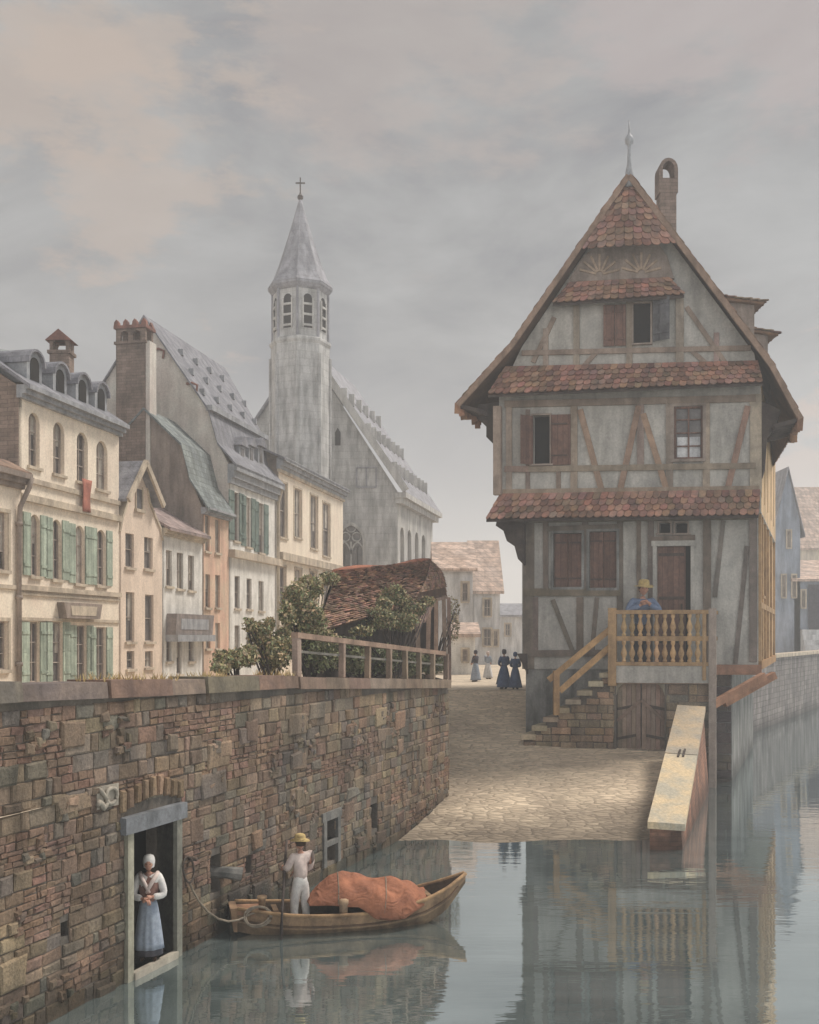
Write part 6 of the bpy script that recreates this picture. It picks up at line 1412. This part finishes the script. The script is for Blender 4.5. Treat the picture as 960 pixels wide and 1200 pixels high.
# ================================================================== PEOPLE
def person(label, base, h, face, arms, group=None, lean=0, skirt=None, top='shirt_cloth', legs=None, apron=None, hat=None, bonnet=False, sleeves=None, hairm='hair', head_tilt=0, hands=True, shawl=None, legpose=None, scarf=None, rb=.135):
    B = Vector(base); cs, sn = math.cos(face), math.sin(face)
    def T(x, y, z):
        y2 = y+lean*max(0, z-.5); x *= h; y2 *= h; z *= h
        return B+Vector((x*cs-y2*sn, x*sn+y2*cs, z))
    J = {}
    def jn(k, p, r): J[k] = (T(*p), r*h)
    jn('pelvis', (0, 0, .52), .062); jn('spine', (0, .0, .62), .058); jn('chest', (0, -.005, .735), .066); jn('neckb', (0, -.008, .815), .034); jn('neck', (0, .004, .862), .028)
    lp = legpose or {}
    E = [('pelvis', 'spine'), ('spine', 'chest'), ('chest', 'neckb'), ('neckb', 'neck')]
    for s, nm in ((-1, 'l'), (1, 'r')):
        jn('sh'+nm, (s*.10, -.005, .80), .036); el, wr = arms[0 if s < 0 else 1]
        jn('el'+nm, el, .025); jn('wr'+nm, wr, .0165)
        jn('hip'+nm, (s*.045, 0, .49), .05); kn, an = lp.get(nm, ((s*.05, .008, .28), (s*.05, -.012, .045)))
        jn('kn'+nm, kn, .034); jn('an'+nm, an, .022); jn('toe'+nm, (an[0]+s*.012, an[1]+.105, .018), .018)
        E += [('chest', 'sh'+nm), ('sh'+nm, 'el'+nm), ('el'+nm, 'wr'+nm), ('pelvis', 'hip'+nm), ('hip'+nm, 'kn'+nm), ('kn'+nm, 'an'+nm), ('an'+nm, 'toe'+nm)]
    hc = (0, .012+head_tilt*.02, .925)
    def head(mb):
        # a head with brow, nose, chin and ears
        nu, nv = 20, 14; b = len(mb.v)
        for j in range(nv+1):
            ph_ = PI*j/nv
            for i in range(nu):
                th_ = 2*PI*i/nu; x, y, z = math.sin(ph_)*math.sin(th_), math.sin(ph_)*math.cos(th_), math.cos(ph_)
                rx, ry, rz = .047, .058, .068
                X, Y_, Z = x*rx, y*ry, z*rz
                if z < 0: X *= 1-.30*(-z)**1.5; Y_ *= 1-.10*(-z)
                if y > .55:
                    Y_ -= .004*math.exp(-((z-.08)/.12)**2)*(1 if .15 < abs(x) < .6 else 0)
                    Y_ += .016*math.exp(-(x/.16)**2)*math.exp(-((z+.15)/.16)**2)
                    Y_ += .004*math.exp(-(x/.3)**2)*math.exp(-((z+.75)/.12)**2)
                if abs(x) > .9 and abs(z) < .25 and abs(y) < .3: X *= 1.12
                c_, s_ = math.cos(-.25*head_tilt), math.sin(-.25*head_tilt); Y2, Z2 = Y_*c_-Z*s_, Y_*s_+Z*c_
                mb.v.append(T(hc[0]+X, hc[1]+Y2, hc[2]+Z2))
        for j in range(nv):
            for i in range(nu):
                k = (i+1) % nu; mb.f.append([b+j*nu+i, b+j*nu+k, b+(j+1)*nu+k, b+(j+1)*nu+i]); mb.c.append((1, 1, 1)); mb.m.append(0)
        def fq(x, z, w, hh, mi):
            y = .058*math.sqrt(max(0, 1-(x/.047)**2-(z/.068)**2))+.0015
            mb.add([T(hc[0]+x-w, hc[1]+y, hc[2]+z-hh), T(hc[0]+x+w, hc[1]+y, hc[2]+z-hh), T(hc[0]+x+w*.8, hc[1]+y, hc[2]+z+hh), T(hc[0]+x-w*.8, hc[1]+y, hc[2]+z+hh)], [(0, 1, 2, 3)], mi=mi)
        fq(-.018, .006, .007, .0028, 1); fq(.018, .006, .007, .0028, 1); fq(-.018, .018, .009, .0018, 1); fq(.018, .018, .009, .0018, 1); fq(0, -.036, .013, .0028, 2)
        if hands:
            for s, nm in ((-1, 'l'), (1, 'r')):
                w, e_ = J['wr'+nm][0], J['el'+nm][0]; d = (w-e_).normalized(); side = d.cross(Vector((0, 0, 1))); side = side.normalized() if side.length > .1 else Vector((1, 0, 0)); nrm = side.cross(d)
                L_ = .10*h; pc_ = w+d*L_*.26
                mb.tube([w-d*L_*.05, w+d*L_*.12, w+d*L_*.32, w+d*L_*.45], [.015*h, .020*h, .024*h, .020*h], 8)
                for f, (o_, ln) in enumerate(((-.75, .42), (-.25, .50), (.25, .47), (.75, .36))):
                    p0 = w+d*L_*.42+side*o_*.020*h; p1 = p0+d*L_*ln*.45-nrm*L_*.06; p2 = p1+d*L_*ln*.32-nrm*L_*.18; p3 = p2+d*L_*ln*.1-nrm*L_*.20
                    mb.tube([p0, p1, p2, p3], [.0068*h, .0062*h, .0055*h, .0042*h], 6)
                p0 = w+d*L_*.12+side*(-s)*.016*h; p1 = p0+side*(-s)*.018*h+d*L_*.16; p2 = p1+d*L_*.2-nrm*L_*.08; mb.tube([p0, p1, p2], [.009*h, .0075*h, .005*h], 6)
    mouth = M('pink_cloth')
    Jb = {k: (v[0], v[1]*(.74 if k in ('spine', 'chest', 'shl', 'shr', 'pelvis', 'ell', 'elr') else 1)) for k, v in J.items()}
    body = skin_mesh(Jb, E, 'person', [M('skin'), M('leather'), mouth], None, loc=B, extra=head)
    tag(body, label, 'person', group)
    def cloth(nm, keys, radd, m, cut=None):
        pts = {k: (J[k][0], J[k][1]*1.0+radd*h) for k in keys}
        ed = [e_ for e_ in E if e_[0] in pts and e_[1] in pts]; return skin_mesh(pts, ed, nm, m, body)
    def lowerarm(nm):
        e_, w = J['el'+nm][0], J['wr'+nm][0]; J['cuff'+nm] = (e_.lerp(w, .88), J['wr'+nm][1])
    for nm in 'lr': lowerarm(nm)
    E2_ = [('pelvis', 'spine'), ('spine', 'chest'), ('chest', 'neckb')]
    for nm in 'lr': E2_ += [('chest', 'sh'+nm), ('sh'+nm, 'el'+nm), ('el'+nm, 'cuff'+nm)]
    ks = ['pelvis', 'spine', 'chest', 'neckb', 'shl', 'ell', 'cuffl', 'shr', 'elr', 'cuffr']
    skin_mesh({k: (J[k][0], J[k][1]*(1.22 if k != 'neckb' else .9)+.012*h) for k in ks}, E2_, 'shirt', sleeves or top, body)
    if sleeves:
        ks2 = ['pelvis', 'spine', 'chest', 'neckb', 'shl', 'shr']; skin_mesh({k: (J[k][0], J[k][1]*(1.34 if k != 'neckb' else .90)+.016*h) for k in ks2}, [('pelvis', 'spine'), ('spine', 'chest'), ('chest', 'neckb'), ('chest', 'shl'), ('chest', 'shr')], 'bodice', top, body)
    if legs:
        ks = ['spine', 'pelvis', 'hipl', 'knl', 'anl', 'hipr', 'knr', 'anr']; E3 = [('spine', 'pelvis'), ('pelvis', 'hipl'), ('hipl', 'knl'), ('knl', 'anl'), ('pelvis', 'hipr'), ('hipr', 'knr'), ('knr', 'anr')]
        skin_mesh({k: (J[k][0], J[k][1]*1.18+.008*h) for k in ks}, E3, 'trousers', legs, body)
    for nm in 'lr':
        mb = MB(); a_, t_ = J['an'+nm][0], J['toe'+nm][0]; mb.tube([a_+Vector((0, 0, .02*h)), a_+Vector((0, 0, -.01*h)), a_.lerp(t_, .5)+Vector((0, 0, -.004*h)), t_+(t_-a_).normalized()*.012*h], [.028*h, .030*h, .027*h, .016*h], 8); mb.build('shoe', M('leather'), body, smooth=True)
    def skirtmesh(nm, m, z0, ang=None, add=0, fold=.012, rb=.135, ztop=.60):
        mb = MB(); n = 40; rows = 9; b = 0
        for j in range(rows+1):
            t = j/rows; z = ztop+(z0-ztop)*t; r_ = .066+add+(rb-.066)*(t**.75)
            for i in range(n+1):
                if ang: th_ = -ang+2*ang*i/n
                else: th_ = 2*PI*i/n
                rr = r_*(1+fold*7*t*math.sin(th_*9+2*math.sin(th_*3))*.5); mb.v.append(T(rr*math.sin(th_), rr*.88*math.cos(th_), z))
        for j in range(rows):
            for i in range(n): k = j*(n+1)+i; mb.f.append([k, k+1, k+n+2, k+n+1]); mb.c.append((1, 1, 1)); mb.m.append(0)
        o = mb.build(nm, M(m), body, smooth=True, merge=not ang); md = o.modifiers.new('t', 'SOLIDIFY'); md.thickness = .006*h; return o
    if skirt: skirtmesh('skirt', skirt, .05, rb=rb)
    if apron: skirtmesh('apron', apron, .115, ang=1.25, add=.010, rb=rb+.011, ztop=.585)
    H_ = lambda prof, nm, m, sx=1, sy=1.15, n=18, dz=0, dy=0: None
    def cap(nm, m, prof, dy=-.004, n=20, wob=0):
        mb = MB(); c_, s_ = math.cos(-.25*head_tilt), math.sin(-.25*head_tilt)
        for r_, z in prof:
            for i in range(n):
                t = 2*PI*i/n; Y_, Z = r_*1.12*math.cos(t)+dy, z+wob*math.sin(2*t)*(r_ > .07); Y2, Z2 = Y_*c_-Z*s_, Y_*s_+Z*c_; mb.v.append(T(r_*math.sin(t), hc[1]+Y2, hc[2]+Z2))
        for j in range(len(prof)-1):
            for i in range(n): k = (i+1) % n; mb.f.append([j*n+i, j*n+k, (j+1)*n+k, (j+1)*n+i]); mb.c.append((1, 1, 1)); mb.m.append(0)
        mb.f.append(list(range((len(prof)-1)*n, len(prof)*n))); mb.c.append((1, 1, 1)); mb.m.append(0)
        return mb.build(nm, M(m), body, smooth=True)
    if not bonnet: cap('hair', hairm, [(.046, -.028), (.053, .0), (.054, .03), (.045, .058), (.022, .073)], dy=-.012)
    if hat:
        hb_ = cap('hat', hat, [(.098, .026), (.10, .031), (.058, .036), (.056, .07), (.050, .090), (.03, .098), (.005, .10)], wob=.006)
    if bonnet: cap('bonnet', bonnet, [(.050, -.035), (.056, .0), (.059, .02), (.056, .05), (.046, .075), (.02, .088), (.004, .09)], dy=-.014)
    if scarf:
        mb = MB()
        for s in (-1, 1):
            mb.tube([T(s*.085, -.01, .835), T(s*.06, .065, .80), T(s*.02, .098, .73), T(-s*.015, .094, .66)], [.02*h, .022*h, .020*h, .014*h], 8)
        mb.build('shawl', M(scarf), body, smooth=True)
    return body
mat('brown_bodice', (.26, .15, .12), (.18, .10, .085), sc=5, bump=.2, streak=0)
mat('blue_jacket', (.19, .24, .35), (.13, .17, .26), sc=2, bump=.2, streak=0)
# woman in the wall doorway
dc = FW.p((DOOR[0]+DOOR[1])/2+.09, -.12, DOOR[2]+.0)
person('woman in white bonnet and blue grey apron standing in the wall doorway', dc, 1.56, math.radians(188), (((-.155, .03, .62), (-.03, .115, .625)), ((.155, .03, .62), (.035, .125, .61))), skirt='skirt_dark', top='brown_bodice', apron='apron_cloth', bonnet='white_cloth', sleeves='white_cloth', scarf='shirt_cloth')
# boatman
bm_ = FBt.p(FBt.a(352, .0), .02, -.05)
hand = P(333.5, 1018, 17.0)
person('boatman in straw hat and pale shirt seen from behind holding the pole in the boat', bm_, 1.63, math.radians(42), (((-.15, .03, .67), (-.105, .145, .66)), ((.15, .02, .64), (.06, .14, .60))), top='shirt_cloth', legs='white_cloth', hat='straw', legpose={'l': ((-.06, .03, .28), (-.07, -.0, .045)), 'r': ((.06, .0, .28), (.07, -.03, .045))})
# man on the balcony
bp_ = FH.p(FH.a(752, .85), .80, zf2-.26)
person('man in straw hat and blue jacket leaning on the balcony rail', bp_, 3.24, math.radians(178), (((-.165, .07, .685), (-.03, .12, .775)), ((.165, .07, .685), (.03, .13, .765))), lean=.18, top='blue_jacket', legs='skirt_dark', hat='straw', head_tilt=.6)
GP = 'people walking on the far street'
def far_person(u, Y, h, face, label, **k):
    p = P(u, 0, Y); person(label, (p.x, p.y, STZ if Y > 41.4 else ramp_z(Y)), h, face, (((-.13, .03, .64), (-.06, .11, .60)), ((.13, .03, .64), (.06, .11, .60))), group=GP, hands=True, rb=.19, **k)
far_person(591, 42.2, 1.63, .3, 'taller woman in dark blue dress and pale apron in the pair by the house', skirt='blue_cloth', top='blue_cloth', bonnet='skirt_dark', apron='apron_cloth')
far_person(604, 42.0, 1.52, -.2, 'shorter woman in a dark blue dress on the right of the pair by the house', skirt='blue_cloth', top='blue_cloth', bonnet='blue_cloth')
far_person(557.5, 49, 1.5, .9, 'lone grey figure in a long skirt up the street beside the shed', skirt='apron_cloth', top='skirt_dark', bonnet='skirt_dark')
far_person(572, 52, 1.4, -.6, 'faint pale figure farthest up the street between grey walker and pair', skirt='far_wall', top='apron_cloth', bonnet='shirt_cloth')

# ================================================================== HAZE
hm = bpy.data.materials.new('haze'); hm.use_nodes = True; t = hm.node_tree; t.nodes.clear()
pv = N(t, 'ShaderNodeVolumePrincipled'); pv.inputs['Density'].default_value = .0023; pv.inputs['Color'].default_value = (.96, .975, 1.0, 1); pv.inputs['Anisotropy'].default_value = .1
oo_ = N(t, 'ShaderNodeOutputMaterial'); t.links.new(pv.outputs[0], oo_.inputs['Volume']); hm.cycles.homogeneous_volume = True
MATS['haze'] = hm
mb = MB(); mb.box(-440, 500, -70, 500, -2.5, 38); hz = mb.build('haze', hm); hz['kind'] = 'stuff'
